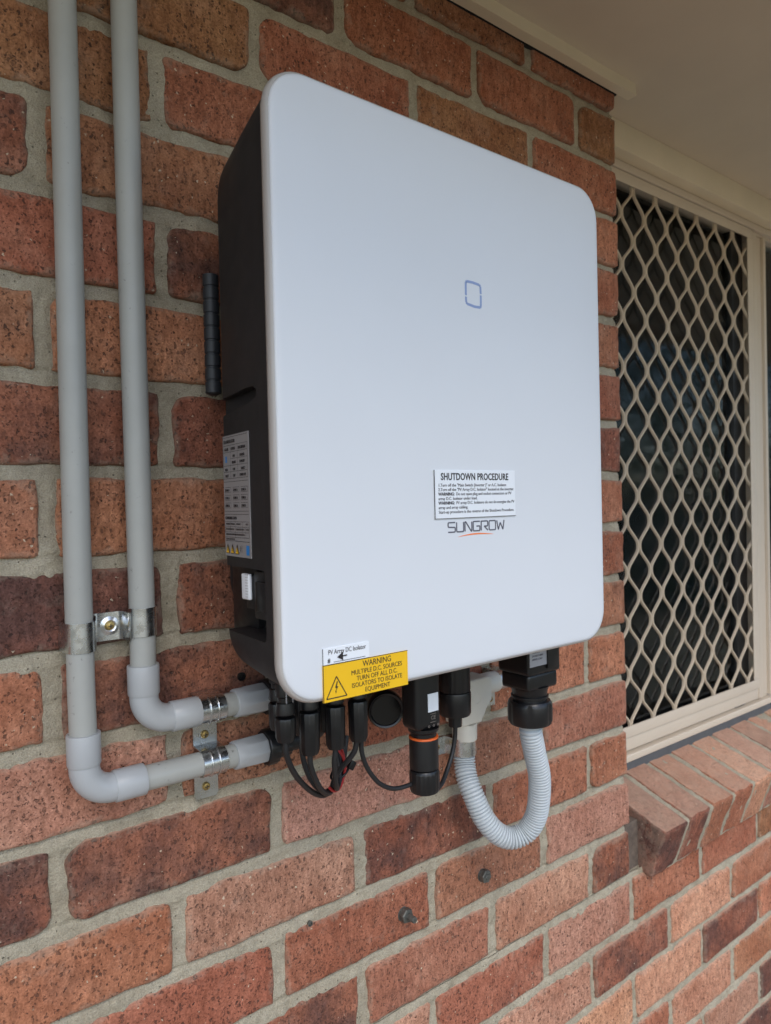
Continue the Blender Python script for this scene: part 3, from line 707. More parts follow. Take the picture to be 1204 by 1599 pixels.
# stickers
def sticker(name, x0, x1, z0, z1, m, th=.0012):
    return I(span(name, x0, x1, YF - th, YF + .0002, z0, z1, m, inv, .0002, 1))
st = sticker('shutdown_label', -.6507, -.5325, -.6025, -.5535, M_white); tag(st, 'white SHUTDOWN PROCEDURE label on the white front')
flat_poly('edge_line', [bar((-.6505, -.5535), (-.6505, -.6025), .0010), bar((-.6507, -.6024), (-.5325, -.6024), .0005)], YF - .0012, M_ink, st)
off = lambda x, z, y=YF - .00135: (x - 0, y, z)
def T(parent, *a, **k): return text('lettering', *a, parent=parent, **k)
def lt(parent, body, x, z, size, m=M_ink, align='LEFT', sx=1.0, bold=0.0, y=YF - .00135, space=1.0):
    o = text('lettering', body, (x, y, z), size, m, parent, align, sx, (math.pi / 2, 0, 0), bold, space); return o
lt(st, 'SHUTDOWN PROCEDURE', -.5925, -.5635, .0100, M_ink, 'CENTER', .80, .00022, space=1.05)
L = ['1.Turn off the "Main Switch (Inverter )" or A.C. Isolator.', '2.Turn off the "PV Array D.C. Isolator" located at the inverter.',
     ('WARNING:', ' Do not open plug and socket connectors or PV'), 'array D.C. Isolator under load.',
     ('WARNING:', ' PV array D.C. Isolators do not de-energise the PV'), 'array and array cabling.', 'Start-up procedure is the reverse of the Shutdown Procedure.']
for i, s in enumerate(L):
    z = -.5702 - i * .00452
    if isinstance(s, tuple):
        lt(st, s[0], -.6455, z, .0044, M_ink, 'LEFT', .98, .00012); lt(st, s[1], -.6225, z, .0044, M_ink, 'LEFT', .97)
    else: lt(st, s, -.6455, z, .0044, M_ink, 'LEFT', .99)
st = sticker('isolator_label', -.7862, -.7352, -.7272, -.7125, M_white); tag(st, 'small white PV Array DC Isolator label above the yellow one')
lt(st, 'PV Array DC Isolator', -.7805, -.7185, .0060, M_ink, 'LEFT', .78)
lt(st, '#', -.7810, -.7255, .0058, M_ink, 'LEFT', .8, .0001)
flat_poly('write_in_line', [bar((-.7745, -.7256), (-.7400, -.7256), .0004)], YF - .0012, M_ink, st)
flat_poly('hand_drawn_arrow', [[(-.7710, -.7218), (-.7650, -.7178), (-.7648, -.7252)], bar((-.7652, -.7215), (-.7605, -.7213), .0011)], YF - .0015, M_ink, st)
st = sticker('warning_label', -.7862, -.6898, -.7608 + .0002, -.7275, M_yellow); tag(st, 'yellow WARNING label with lightning triangle at the bottom corner')
flat_poly('edge_line', [bar((-.7862, -.7276), (-.6898, -.7276), .0005), bar((-.7860, -.7125), (-.7860, -.7606), .0006)], YF - .0012, M_ink, st)
for s, z, sz in (('WARNING', -.7347, .0078), ('MULTIPLE D.C. SOURCES', -.7407, .0061), ('TURN OFF ALL D.C.', -.7465, .0061), ('ISOLATORS TO ISOLATE', -.7523, .0061), ('EQUIPMENT', -.7581, .0061)):
    lt(st, s, -.7265, z, sz, M_ink, 'CENTER', .88)
A, B_, C_ = (-.7722, -.7388), (-.7830, -.7576), (-.7614, -.7576)
flat_poly('lightning_triangle', [bar(A, B_, .0009), bar(B_, C_, .0009), bar(C_, A, .0009),
          [(-.7718, -.7432), (-.7738, -.7490), (-.7722, -.7490), (-.7732, -.7522), (-.7706, -.7478), (-.7721, -.7478), (-.7708, -.7432)],
          [(-.7737, -.7512), (-.7725, -.7520), (-.7724, -.7514), (-.7731, -.7542)]], YF - .0012, M_ink, st)
# blue indicator: rounded square outline with a slanted break
lg = []
def poly_line(p, w_):
    for a, b in zip(p, p[1:]): lg.append(bar(a, b, w_))
WL = .0027
poly_line([(-.5999, -.3722), (-.5999, -.3588), (-.5985, -.3576), (-.5900, -.3574), (-.5800, -.3584), (-.5786, -.3598), (-.5782, -.3676)], WL)
poly_line([(-.5782, -.3690), (-.5784, -.3806), (-.5796, -.3820), (-.5880, -.3822), (-.5985, -.3808), (-.5998, -.3794), (-.5999, -.3736)], WL)
I(flat_poly('indicator_light', lg, YF + .0001, M_blue, inv))
# maker's lettering drawn from strokes
def strokes():
    H = .0098; Wd = .0098; g = .0020; w_ = .00135; out = []
    def L_(pts, x):
        for a, b in zip(pts, pts[1:]): out.append(bar((x + a[0] * Wd, -.6166 + a[1] * H), (x + b[0] * Wd, -.6166 + b[1] * H), w_))
    S_ = [(1, 1), (.08, 1), (0, .9), (0, .6), (.08, .52), (.92, .48), (1, .4), (1, .1), (.92, 0), (0, 0)]
    U = [(0, 1), (0, .1), (.08, 0), (.92, 0), (1, .1), (1, 1)]; N = [(0, 0), (0, 1), (.12, 1), (.9, 0), (1, 0), (1, 1)]
    G = [(1, 1), (.08, 1), (0, .9), (0, .1), (.08, 0), (.92, 0), (1, .1), (1, .5), (.5, .5)]
    R_ = [(0, 0), (0, 1), (.92, 1), (1, .9), (1, .55), (.92, .45), (.45, .45), (1, 0)]
    O = [(0, .1), (0, .9), (.08, 1), (.92, 1), (1, .9), (1, .1), (.92, 0), (.08, 0), (0, .1)]
    Wg = [(0, 1), (.22, 0), (.55, .75), (.95, 0), (1.15, 1)]
    x = -.6322
    for G_ in (S_, U, N, G, R_, O, Wg): L_(G_, x); x += Wd + g
    return out
I(flat_poly('maker_lettering', strokes(), YF + .0001, M_inkg, inv, .00045))
sw_ = []
for k in range(16):
    t0, t1 = k / 16, (k + 1) / 16
    f = lambda t: (-.6190 + .0530 * t, -.6222 + .0020 * math.sin(math.pi * min(1, t * .95 + .05)) + .0010 * t, .00155 * math.sin(math.pi * t) ** .7)
    a, b = f(t0), f(t1); sw_.append([(a[0], a[1] + a[2] / 2), (b[0], b[1] + b[2] / 2), (b[0], b[1] - b[2] / 2), (a[0], a[1] - a[2] / 2 - 1e-5)])
I(flat_poly('orange_swoosh', sw_, YF + .0001, M_orange, inv))

# ------------------------------------------------------------------ ribbed tube behind the casing
rb = []
z = -.3360
prof = []
t = 0
while t < .1190:
    prof += [(.0074, t), (.0084, t + .0006), (.0084, t + .0118), (.0074, t + .0126)]; t += .0142
o = lathe('ribbed_antenna', [(.004, -.001)] + prof + [(.004, t)], (-.8005, -.034, -.3385), (0, 0, -1), M_slate, None, 24)
tag(o, 'short black ribbed tube standing upright between the brick wall and the charcoal casing', 'tube')

# ------------------------------------------------------------------ rigid conduits
RC = .0127
def arc(cx, cz, r, a0, a1, y, n=14):
    return [(cx + r * math.cos(R(a0 + (a1 - a0) * k / n)), y, cz + r * math.sin(R(a0 + (a1 - a0) * k / n))) for k in range(n + 1)]
def conduit(label, x, zh, xe, yc, zc0):
    t = thing('conduit', label, 'conduit', (x, yc, zh), 'rigid grey conduits on the wall')
    def A_(o): return part_at(o, t)
    r = .026
    A_(tube('pipe', [(x + .0007 * math.sin(k / 20 * math.pi * 1.6 + x * 40), yc, .149 + (zh + .052 - .149) * k / 20) for k in range(20)] + [(x, yc, zh + .052)], RC, M_pvc, t, 40))
    A_(tube('pipe', [(x + .05, yc, zh), (xe, yc, zh)], RC, M_pvc, t, 40))
    e = A_(tube('elbow', [(x, yc, zh + r + .004)] + arc(x + r, zh + r, r, 180, 270, yc) + [(x + r + .004, yc, zh)], .0143, M_pvc2, t, 40))
    A_(lathe('collar', [(.0128, 0), (.0155, .0), (.01585, .0008), (.0157, .029), (.0150, .0305), (.0130, .0305)], (x, yc, zh + r + .033), (0, 0, -1), M_pvc2, t, 40))
    A_(lathe('collar', [(.0130, 0), (.0150, .0), (.0157, .0010), (.01585, .029), (.0155, .0300), (.0128, .0300)], (x + r + .001, yc, zh), (1, 0, 0), M_pvc2, t, 40))
    # eight sided adaptor and black locking nut
    A_(lathe('adaptor', [(.0128, 0), (.0150, 0), (.0155, .001), (.0157, .010), (.0162, .012), (.0164, .036), (.0155, .0375), (.010, .0375)], (xe - .006, yc, zh), (1, 0, 0), M_pvc2, t, 40,
             mod=lambda i, tt: 1.0 if tt < .0115 else (math.cos(math.pi / 8) / math.cos((2 * math.pi * i / 40) % (math.pi / 4) - math.pi / 8)) * 1.03))
    A_(lathe('locking_nut', [(.012, 0), (.0190, 0), (.0200, .0015), (.0200, .012), (.0185, .0135), (.0150, .016), (.0150, .030), (.010, .031)], (xe + .0315, yc, zh), (1, 0, 0), M_black, t, 36,
             mod=lambda i, tt: 1 + .02 * math.cos(i * math.pi)))
    return t
YC = -.0205
conduit('left of the two grey conduits, running down and turning right along the lower level', -.9385, -.8605, -.7765, YC, .15)
conduit('right of the two grey conduits, turning right just under the charcoal casing', -.8790, -.8030, -.7745, YC, .15)
# black supply hoses rising from the nuts into the casing
for zz, nm_, xx in ((-.8605, 'lower', -.715), (-.8030, 'upper', -.713)):
    p = catmull([(xx, YC, zz), (xx + .02, YC - .004, zz + .003), (xx + .035, -.045, zz + .03), (xx + .038, -.075, -.715)], 8)
    tag(tube('hose', p, .011, M_rubber, None, 16), 'black hose from the %s grey conduit up into the casing' % nm_, 'hose')

# ------------------------------------------------------------------ steel saddles
def strap_geo(prof, w, th, close=False):
    """extrude an open 2D profile (list of (u,v)) across width w; returns verts/faces in (u, v, s)"""
    n = len(prof); P = [Vector(p) for p in prof]; V = []; F = []
    N = []
    for i in range(n):
        T = (P[min(i + 1, n - 1)] - P[max(i - 1, 0)]).normalized(); N.append(Vector((-T[1], T[0])))
    for s in (-w / 2, w / 2):
        for i in range(n): V.append((P[i][0], P[i][1], s))
        for i in range(n): V.append((P[i][0] + N[i][0] * th, P[i][1] + N[i][1] * th, s))
    for i in range(n - 1):
        a, b = i, i + 1
        F += [(a, b, 2 * n + b, 2 * n + a), (n + b, n + a, 3 * n + a, 3 * n + b), (b, a, n + a, n + b), (2 * n + a, 2 * n + b, 3 * n + b, 3 * n + a)]
    F += [(0, 2 * n, 3 * n, n), (n - 1, 2 * n - 1, 4 * n - 1, 3 * n - 1)]
    return V, F
def screw(parent, loc, n=None):
    s = lathe('screw', [(.0005, 0), (.0042, 0), (.0044, .0008), (.0036, .0022), (.0012, .0027), (.0004, .0027)], loc, (0, -1, 0), M_brass, parent, 16)
    bm = bmesh.new(); add_box(bm, (loc[0], loc[1] - .0026, loc[2]), (.0050, .0006, .0009), rot=None); add_box(bm, (loc[0], loc[1] - .00265, loc[2]), (.0009, .0006, .0050))
    link('cross_slot', bm_mesh('slot', bm), s, M_ink); return s
def hoop(cx, cy, r, a0, a1, n=18): return [(cx + r * math.cos(R(a0 + (a1 - a0) * k / n)), cy + r * math.sin(R(a0 + (a1 - a0) * k / n))) for k in range(n + 1)]
def make_strap(name, parent, prof, w, mapf, bevelw=.0):
    V, F = strap_geo(prof, w, .0013); bm = bmesh.new(); vs = [bm.verts.new(mapf(*v)) for v in V]
    for f in F: bm.faces.new([vs[i] for i in f])
    return link(name, bm_mesh(name, bm, 50), parent, M_zinc)
# double saddle over both vertical pipes, its middle screwed to the wall
xl, xr = -.9385, -.8790; zS = -.7035
sd2 = thing('pipe_saddle', 'wide galvanised double saddle clamping both vertical grey conduits, screw between them', 'pipe saddle', (-.9088, 0, zS), 'galvanised pipe saddles')
rr = RC + .0004
prof = hoop(xl, YC, rr, 170, 352)[::1] if False else None
p1 = [(xl - rr - .0012, -.001)] + hoop(xl, YC, rr, 180, 360, 20) + [(xl + rr + .0006, -.010), (xl + rr + .0035, -.0045), (xl + rr + .008, -.0030), (xr - rr - .008, -.0030), (xr - rr - .0035, -.0045), (xr - rr - .0006, -.010)] + hoop(xr, YC, rr, 180, 360, 20) + [(xr + rr + .0012, -.001)]
part_at(make_strap('strap', sd2, [(a, b) for a, b in p1][::-1], .0285, lambda u, v, s: (u, v, zS + s + (-.004 if u < -.925 else (.004 if u > -.892 else 0)))), sd2)
s = lathe('washer', [(.0095, 0), (.0095, .0006), (.0060, .0022), (.0040, .0010), (.001, .0010)], (-.9060, -.0042, zS + .0005), (0, -1, 0), M_zinc, sd2, 24); part_at(s, sd2)
part_at(screw(sd2, (-.9060, -.0052, zS + .0005)), sd2)
def half_saddle(label, x, z):
    t = thing('pipe_saddle', label, 'pipe saddle', (x, 0, z), 'galvanised pipe saddles')
    pr = [(z + rr + .0010, -.001)] + [(z + rr * math.cos(R(a)), YC - rr * math.sin(R(a))) for a in range(0, 181, 10)] + [(z - rr - .0006, -.010), (z - rr - .003, -.0042), (z - rr - .007, -.0030), (z - rr - .0285, -.0030), (z - rr - .0315, -.0030)]
    part_at(make_strap('strap', t, pr, .0275, lambda u, v, s: (x + s * (1.0 if u > z - rr - .029 else .8), v, u)), t)
    for k in (-.0045, .0045):
        part_at(tube('rib', [(x + k, YC - (rr + .0016) * math.sin(R(a)), z + (rr + .0016) * math.cos(R(a))) for a in range(20, 161, 10)], .0011, M_zinc, t, 8), t)
    part_at(screw(t, (x - .0005, -.0045, z - rr - .0190)), t); return t
half_saddle('upper galvanised saddle on the short horizontal conduit, its screw tab hanging below', -.8080, -.8030)
half_saddle('lower galvanised saddle on the horizontal conduit, near the frayed cable bundle'.replace('frayed ', 'black '), -.8080, -.8605)

# ------------------------------------------------------------------ solar connectors and cables
def dc(x, y, zt, zb, label):
    t = thing('cable_connector', label, 'connector', (x, y, zb), 'black solar connectors under the panel unit')
    A_ = lambda o: part_at(o, t); L0 = zt - zb
    A_(lathe('socket', [(.003, 0), (.0088, 0), (.0092, .001), (.0092, .016), (.0070, .018), (.0070, .024), (.003, .024)], (x, y, zt), (0, 0, -1), M_black, t, 24))
    A_(lathe('coupling', [(.006, 0), (.0085, .001), (.0090, .004), (.0098, .010), (.0098, .012), (.0078, .014), (.006, .014)], (x, y, zt - .022), (0, 0, -1), M_black, t, 24))
    A_(lathe('locking_nut', [(.006, 0), (.0096, .001), (.0102, .003), (.0096, L0 - .042), (.0080, L0 - .0375), (.004, L0 - .037)], (x, y, zt - .037), (0, 0, -1), M_black, t, 36,
             mod=lambda i, tt: 1 + (.035 if i % 3 else -.035)))
    for k in (-.0035, .0035): A_(span('locking_clip', x + k - .0005, x + k + .0005, y - .0108, y - .0085, zt - .022, zt - .006, M_latch_glint, t, .0005, 1))
    return t
DC = [(-.7775, -.130, -.7560, -.8180), (-.7500, -.130, -.7560, -.8370), (-.7190, -.130, -.7560, -.8385), (-.6900, -.130, -.7560, -.8370)]
for (x, y, zt, zb), lab in zip(DC, ('leftmost black solar connector, nearest the conduit nuts', 'second black solar connector from the left, hanging lower than the first', 'third black solar connector from the left, above the cable bundle', 'fourth black solar connector from the left, beside the black round cap')):
    dc(x, y, zt, zb, lab)
DC2 = [(-.7640, -.092, -.7520, -.8180), (-.7350, -.092, -.7520, -.8300), (-.7060, -.092, -.7520, -.8320)]
for (x, y, zt, zb), lab in zip(DC2, ('back row black solar connector behind the gap between first and second', 'back row black solar connector behind the gap between second and third', 'back row black solar connector behind the gap between third and fourth')):
    dc(x, y, zt, zb, lab)
tie = Vector((-.6890, -.086, -.8960))
def cable(label, pts, r=.0029, m=M_rubber):
    return tag(tube('cable', resample(catmull(pts, 10), .003), r, m, None, 12), label, 'cable', 'cables hanging under the panel unit')
cable('thick black cable curving from the leftmost solar connector down to the bundle', [(-.7775, -.130, -.817), (-.7765, -.129, -.832), (-.762, -.120, -.858), (-.738, -.108, -.884), (-.716, -.098, -.8985), (-.700, -.090, -.897), (-.6800, -.082, -.880), (-.668, -.075, -.850)], .0030)
cable('black cable curving from the second solar connector into the bundle', [(-.7500, -.130, -.836), (-.7490, -.129, -.850), (-.735, -.120, -.876), (-.716, -.106, -.894), (-.698, -.094, -.8945), (-.682, -.086, -.880), (-.676, -.08, -.850)], .0029)
cable('black cable dropping from the third solar connector into the bundle', [(-.7190, -.130, -.838), (-.7200, -.128, -.856), (-.7120, -.118, -.882), (-.700, -.102, -.893), (-.690, -.092, -.884), (-.690, -.085, -.860)])
cable('black cable looping tightly out of the fourth solar connector', [(-.6920, -.130, -.836), (-.6950, -.127, -.850), (-.7050, -.112, -.872), (-.7080, -.104, -.889), (-.700, -.095, -.893), (-.690, -.09, -.886), (-.684, -.083, -.86)])
cable('black cable of the back row hanging between second and third connectors', [(-.7350, -.092, -.829), (-.7370, -.092, -.850), (-.7290, -.094, -.878), (-.7120, -.094, -.8975), (-.695, -.088, -.893), (-.683, -.08, -.87)])
cable('thin red cable at the bottom of the black bundle', [(-.7140, -.108, -.888), (-.7060, -.1045, -.8945), (-.694, -.098, -.8955), (-.6830, -.0910, -.884), (-.6815, -.088, -.868), (-.691, -.095, -.848), (-.700, -.100, -.826)], .0016, M_red)
cable('second thin red cable rising behind the third connector', [(-.7070, -.092, -.832), (-.7010, -.094, -.848), (-.6920, -.098, -.858), (-.6850, -.096, -.874), (-.6860, -.094, -.886)], .0015, M_red)
t = thing('cable_tie', 'black cable tie cinched round the cable bundle', 'cable tie', tuple(tie))
part_at(box('tie_head', (tie.x + .014, tie.y - .006, tie.z + .019), (.008, .008, .010), M_black, t, .0012, 2, Matrix.Rotation(.6, 3, 'Y')), t)
part_at(tube('tie_loop', [(tie.x + .003 + .010 * math.cos(a), tie.y + .010 * math.sin(a), tie.z + .012 + .006 * math.cos(a)) for a in [i * math.pi / 10 for i in range(20)]], .0014, M_black, t, 8), t)
cable('thin black cable sagging from the fourth connector to the communication dongle', [(-.6850, -.128, -.836), (-.6840, -.127, -.852), (-.6760, -.126, -.872), (-.6600, -.125, -.892), (-.6400, -.124, -.9035), (-.6200, -.124, -.9055), (-.606, -.124, -.9040)], .0026)

# round black cap by the wall
t = thing('round_cap', 'round black cap facing outwards behind the fourth solar connector', 'cap', (-.6180, -.080, -.832))
part_at(lathe('cap', [(.010, -.030), (.0170, -.030), (.0175, 0), (.0215, .001), (.0222, .004), (.0222, .014), (.0205, .0165), (.0185, .0160), (.0175, .0150), (.004, .0145)], (-.6100, -.070, -.8290), (-.45, -.88, -.05), M_blackg, t, 40), t)
part_at(lathe('neck', [(.004, -.06), (.0150, -.06), (.0150, -.026), (.004, -.026)], (-.6100, -.070, -.8290), (-.45, -.88, -.05), M_black, t, 24), t)

# communication dongle
DX, DY = -.5980, -.128
t = thing('communication_dongle', 'black communication dongle with orange ring and small white sticker', 'dongle', (DX, DY, -.92)); A_ = lambda o: part_at(o, t)
A_(box('housing', (DX - .003, DY, -.7920), (.0370, .030, .1000), M_black, t, .008, 4))
A_(lathe('shoulder', [(.006, 0), (.0180, 0), (.0175, .004), (.0150, .006), (.0150, .010), (.006, .010)], (DX, DY, -.8415), (0, 0, -1), M_black, t, 40))
A_(lathe('sealing_ring', [(.0150, 0), (.0168, .0003), (.0172, .0012), (.0168, .0021), (.0150, .0024)], (DX, DY, -.8520), (0, 0, -1), M_oring, t, 48))
A_(lathe('sleeve', [(.006, 0), (.0165, 0), (.0168, .002), (.0168, .034), (.0150, .036), (.006, .036)], (DX, DY, -.8540), (0, 0, -1), M_black, t, 48))
A_(lathe('cap', [(.010, 0), (.0158, 0), (.0168, .0015), (.0174, .004), (.0174, .021), (.0160, .0255), (.0120, .0275), (.003, .0280)], (DX, DY, -.8900), (0, 0, -1), M_black, t, 72, mod=lambda i, tt: 1.0 if (i % 4 or tt < .003 or tt > .022) else .955))
s = A_(span('sticker', DX - .0055, DX + .0095, DY - .0160, DY - .01495, -.8215, -.8010, M_white, t)); tag(s, 'blank white square sticker')
for k, z in ((0, -.8300),):
    A_(text('printed_mark', 'CE', (DX - .0015, DY - .01515, -.8305), .0060, M_inkfaint, t)); A_(text('printed_mark', 'o  o  o', (DX - .0060, DY - .01515, -.8390), .0062, M_inkfaint, t))
A_(flat_poly('printed_mark', [bar((DX - .0020, -.8243), (DX + .0065, -.8243), .0005), bar((DX - .0020, -.8335), (DX + .0065, -.8335), .0005)], DY - .0150, M_inkfaint, t))

# network plug with ribs
CX, CY = -.5225, -.100
t = thing('network_plug', 'black ribbed cable plug between the dongle and the white junction fitting', 'connector', (CX, CY, -.85)); A_ = lambda o: part_at(o, t)
A_(lathe('ribbed_nut', [(.006, 0), (.0195, 0), (.0200, .002), (.0200, .072), (.0190, .075), (.006, .075)], (CX, CY, -.745), (0, 0, -1), M_black, t, 72, mod=lambda i, tt: 1.0 if (i % 6 or tt < .003) else .95))
A_(lathe('lower_body', [(.006, 0), (.0200, .0), (.0205, .002), (.0200, .026), (.0185, .029), (.006, .030)], (CX, CY, -.8205), (0, 0, -1), M_black, t, 48))
A_(lathe('strain_relief', [(.003, 0), (.0088, 0), (.0082, .014), (.0030, .0150)], (CX, CY, -.8500), (0, 0, -1), M_black, t, 24))
cable('black cable curving from the ribbed network plug behind the dongle', [(CX, CY, -.862), (CX, CY + .001, -.878), (CX - .006, CY, -.897), (CX - .018, CY - .004, -.912), (CX - .034, CY - .012, -.922), (CX - .050, CY - .020, -.924)], .0028)

# grid connector
GX, GY = -.4090, -.122
t = thing('grid_connector', 'big black power connector from which the corrugated conduit hangs', 'connector', (GX, GY, -.89)); A_ = lambda o: part_at(o, t)
A_(box('housing', (GX, GY, -.7720), (.0620, .054, .0750), M_black, t, .005, 3))
A_(box('housing_step', (GX, GY, -.8190), (.0570, .048, .0220), M_black, t, .005, 3))
A_(box('side_latch', (GX + .028, GY - .004, -.7850), (.0080, .026, .0300), M_black, t, .002, 2))
A_(box('side_latch', (GX + .012, GY - .0280, -.7850), (.0200, .005, .0360), M_black, t, .0015, 2))
A_(lathe('neck', [(.010, 0), (.0260, 0), (.0235, .006), (.0225, .012), (.0245, .013), (.0245, .015), (.0220, .016), (.0220, .022), (.010, .022)], (GX, GY, -.8280), (0, 0, -1), M_black, t, 48))
A_(lathe('gland_nut', [(.012, 0), (.0265, 0), (.0280, .002), (.0285, .006), (.0285, .026), (.0265, .0310), (.0190, .0340), (.012, .0345)], (GX, GY, -.8475), (0, 0, -1), M_black, t, 60, mod=lambda i, tt: 1.0 if tt < .004 or tt > .028 else 1 + .022 * (1 if (i % 10) > 1 else -1.5)))
s = A_(box('sticker', (GX - .010, GY - .0276, -.7790), (.0400, .0010, .0360), plain('pale_grey_film', (.34, .34, .36), .35), t))
for k in range(6): A_(text('lettering', ['TYPE APPROVED', 'IP67  40A', '250V / 400V', 'WARNING', 'DO NOT OPEN', 'UNDER LOAD'][k], (GX - .026, GY - .02825, -.7665 - k * .0045), .0034, M_inkg, t, 'LEFT', .9))

# corrugated conduit loop
path = resample(catmull([(GX, GY, -.8790), (GX + .0010, GY, -.8920), (-.3960, -.1180, -.9250), (-.3850, -.1150, -.9560), (-.3790, -.1090, -.9890), (-.3765, -.1000, -1.0200), (-.3840, -.0900, -1.0410), (-.4020, -.0790, -1.0490),
    (-.4200, -.0690, -1.0410), (-.4345, -.0580, -1.0190), (-.4420, -.0460, -.9890), (-.4410, -.0330, -.9680), (-.4360, -.0240, -.9480), (-.4345, -.0225, -.9180)], 12), .0005)
pitch = .0044
def rad(k, s):
    f = (s % pitch) / pitch; return .0151 - .0030 * math.exp(-((f - .5) / .15) ** 2)
tag(tube('corrugated_conduit', path, rad, M_flex, None, 28), 'pale grey corrugated conduit hanging in a U loop against the bricks', 'conduit')
# inspection elbow
TX, TZ, TY = -.4130, -.8600, -.0240
t = thing('inspection_elbow', 'off white plastic inspection elbow joining the corrugated loop to a short pipe', 'pipe fitting', (-.435, TY, -.90)); A_ = lambda o: part_at(o, t)
# angular housing
ol = [(-.4545, -.8950), (-.4545, -.8400), (-.4400, -.8340), (-.4010, -.8330), (-.3960, -.8370), (-.3960, -.8670), (-.4060, -.8770), (-.4150, -.8820), (-.4165, -.8950)]
bm = bmesh.new(); a = [bm.verts.new((x, TY - .018, z)) for x, z in ol]; b2 = [bm.verts.new((x, TY + .018, z)) for x, z in ol]
bm.faces.new(a); bm.faces.new(b2[::-1])
for i in range(len(ol)): bm.faces.new((a[i], b2[i], b2[(i + 1) % len(ol)], a[(i + 1) % len(ol)]))
bmesh.ops.bevel(bm, geom=list(bm.edges), offset=.0030, segments=3, affect='EDGES', profile=.6)
A_(link('housing', bm_mesh('h', bm, 40), t, M_tee))
A_(lathe('socket', [(.010, 0), (.0175, 0), (.0178, .001), (.0172, .0225), (.0160, .024), (.010, .024)], (-.4345, TY, -.8960), (0, 0, -1), M_tee, t, 40))
A_(lathe('socket', [(.010, 0), (.0150, 0), (.0152, .001), (.0150, .028), (.0140, .030), (.010, .030)], (-.4000, TY, -.8490), (1, 0, 0), M_tee, t, 40))
A_(lathe('cover_disc', [(.0078, 0), (.0082, .0006), (.0072, .0006), (.0070, .0002), (.001, .0002)], (-.4270, TY - .018, -.8600), (0, -1, 0), M_tee, t, 24))
A_(tube('pipe', [(-.3760, TY, -.8480), (-.300, TY, -.8480), (-.250, TY, -.8480)], .0125, M_pvc2, t, 24))
lathe_ring = [A_(lathe('seam', [(.012, 0), (.0136, .0), (.0136, .0010), (.012, .0010)], (-.3600 + k * .006, TY, -.8480), (1, 0, 0), M_pvc2, t, 30)) for k in range(3)]
# saddle on the corrugated leg, strap running left to its screw
def side_saddle(label, x, z, cy, r, sgn):
    t = thing('pipe_saddle', label, 'pipe saddle', (x, 0, z), 'galvanised pipe saddles')
    pr = [(x - sgn * (r + .0012), -.001)] + [(x - sgn * r * math.cos(R(a)), cy - r * math.sin(R(a))) for a in range(0, 181, 10)] + [(x + sgn * (r + .0006), -.010), (x + sgn * (r + .003), -.0042), (x + sgn * (r + .007), -.0030), (x + sgn * (r + .028), -.0030)]
    part_at(make_strap('strap', t, pr, .0240, lambda u, v, s: (u, v, z + s)), t)
    part_at(screw(t, (x + sgn * (r + .0185), -.0045, z)), t); return t
side_saddle('galvanised saddle holding the corrugated loop to the wall below the white elbow', -.4350, -.9280, -.0225, .0162, -1)
t = thing('pipe_saddle', 'galvanised saddle tab hanging beside the short pipe, mostly hidden by the power connector', 'pipe saddle', (-.362, 0, -.85), 'galvanised pipe saddles')
x, z = -.3620, -.8480; r_ = .0130
pr = [(z + r_ + .0010, -.001)] + [(z + r_ * math.cos(R(a)), TY - r_ * math.sin(R(a))) for a in range(0, 181, 10)] + [(z - r_ - .0006, -.010), (z - r_ - .003, -.0042), (z - r_ - .007, -.0030), (z - r_ - .0300, -.0030)]
part_at(make_strap('strap', t, pr, .0200, lambda u, v, s: (x + s, v, u)), t); part_at(screw(t, (x, -.0045, z - r_ - .020)), t)

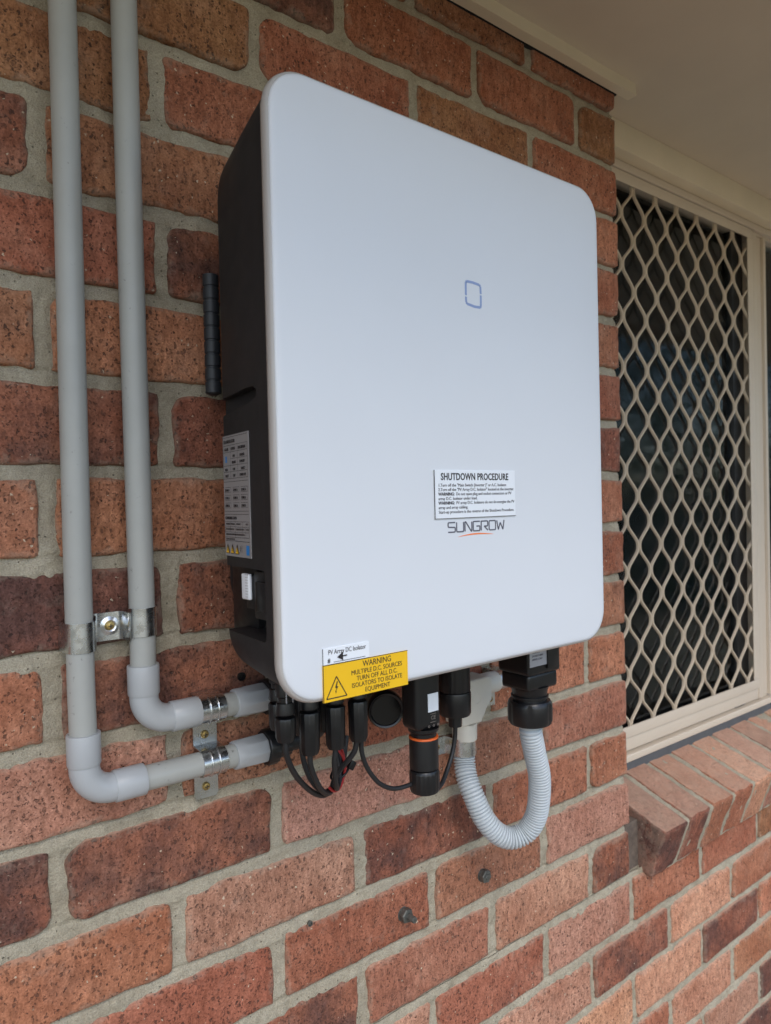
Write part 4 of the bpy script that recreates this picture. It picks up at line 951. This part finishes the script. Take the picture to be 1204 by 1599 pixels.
# ------------------------------------------------------------------ wall bolts and plugs
def bolt(label, x, z, stud):
    t = thing('wall_bolt', label, 'bolt', (x, 0, z), 'bolts left in the bricks'); A_ = lambda o: part_at(o, t)
    A_(lathe('washer', [(.002, -.004), (.0100, -.004), (.0100, .0010), (.0060, .0018), (.002, .0018)], (x, 0, z), (0.05, -1, 0), M_bolt, t, 24))
    A_(lathe('nut', [(.002, .001), (.0090, .0012), (.0097, .0022), (.0097, .0098), (.0086, .0110), (.002, .0110)], (x, 0, z), (0.05, -1, 0.03), M_bolt, t, 6, angle=20))
    A_(lathe('stud', [(.001, 0), (.0042, 0), (.0042, stud - .001), (.0036, stud), (.001, stud)], (x, 0, z), (0.05, -1, 0.03), M_bolt, t, 16)); return t
bolt('rusty grey bolt with projecting stud, lower left of the two bolts', -.5330, -1.1400, .024)
bolt('short grey hex bolt head, upper right of the two bolts under the loop', -.3830, -1.1385, .0125)
tag(lathe('wall_plug', [(.0018, .0), (.0030, -.002), (.0034, .0010), (.0024, .0012), (.0020, -.004), (.0005, -.004)], (-.6784, -.0004, -1.0976), (0, -1, 0), M_bolt, None, 14), 'tiny dark plug hole near the left end of the brick with the studded bolt', 'wall plug')
tag(lathe('wall_plug', [(.0025, .0), (.0046, -.002), (.0050, .0015), (.0032, .0018), (.0028, -.004), (.0005, -.004)], (-.7614, -.0012, -.7799), (0, -1, 0), M_black, None, 14), 'small black plug in the dark brick just above the upper conduit end', 'wall plug')

# ------------------------------------------------------------------ ground and garden
def plane(name, x0, x1, y0, y1, z, m):
    o = link(name, mesh(name, [(x0, y0, z), (x1, y0, z), (x1, y1, z), (x0, y1, z)], [(0, 1, 2, 3)]), None, m); tag(o, kind='structure'); return o
plane('ground', -120, 120, -120, 120, -2.154, M_lawn)
plane('path', -6, 9, -1.9, 0.05, -2.150, M_paving)
rg = np.random.RandomState(5); n = 48000  # unseen foliage, added and raised to keep bright sky out of the window reflections
cx = rg.uniform(7.0, 10.5, n); cy = rg.uniform(-8.0, -1.2, n); cz = -2.15 + rg.uniform(0, 1, n) * (4.9 + .45 * np.sin(cy * 1.3) + .25 * np.sin(cy * 4.1))
d = rg.normal(size=(n, 3)); d /= np.linalg.norm(d, axis=1)[:, None]; e = np.cross(d, rg.normal(size=(n, 3))); e /= np.linalg.norm(e, axis=1)[:, None]
c = np.stack([cx, cy, cz], 1); s = rg.uniform(.03, .06, (n, 1))
V = np.stack([c - d * s, c + e * s * .5, c + d * s, c - e * s * .5], 1).reshape(-1, 3)
F = (np.arange(n)[:, None] * 4 + np.arange(4)).tolist()
tag(link('sky_blocking_hedge', mesh('sky_blocking_hedge', V.tolist(), F), None, M_leaf), kind='stuff')
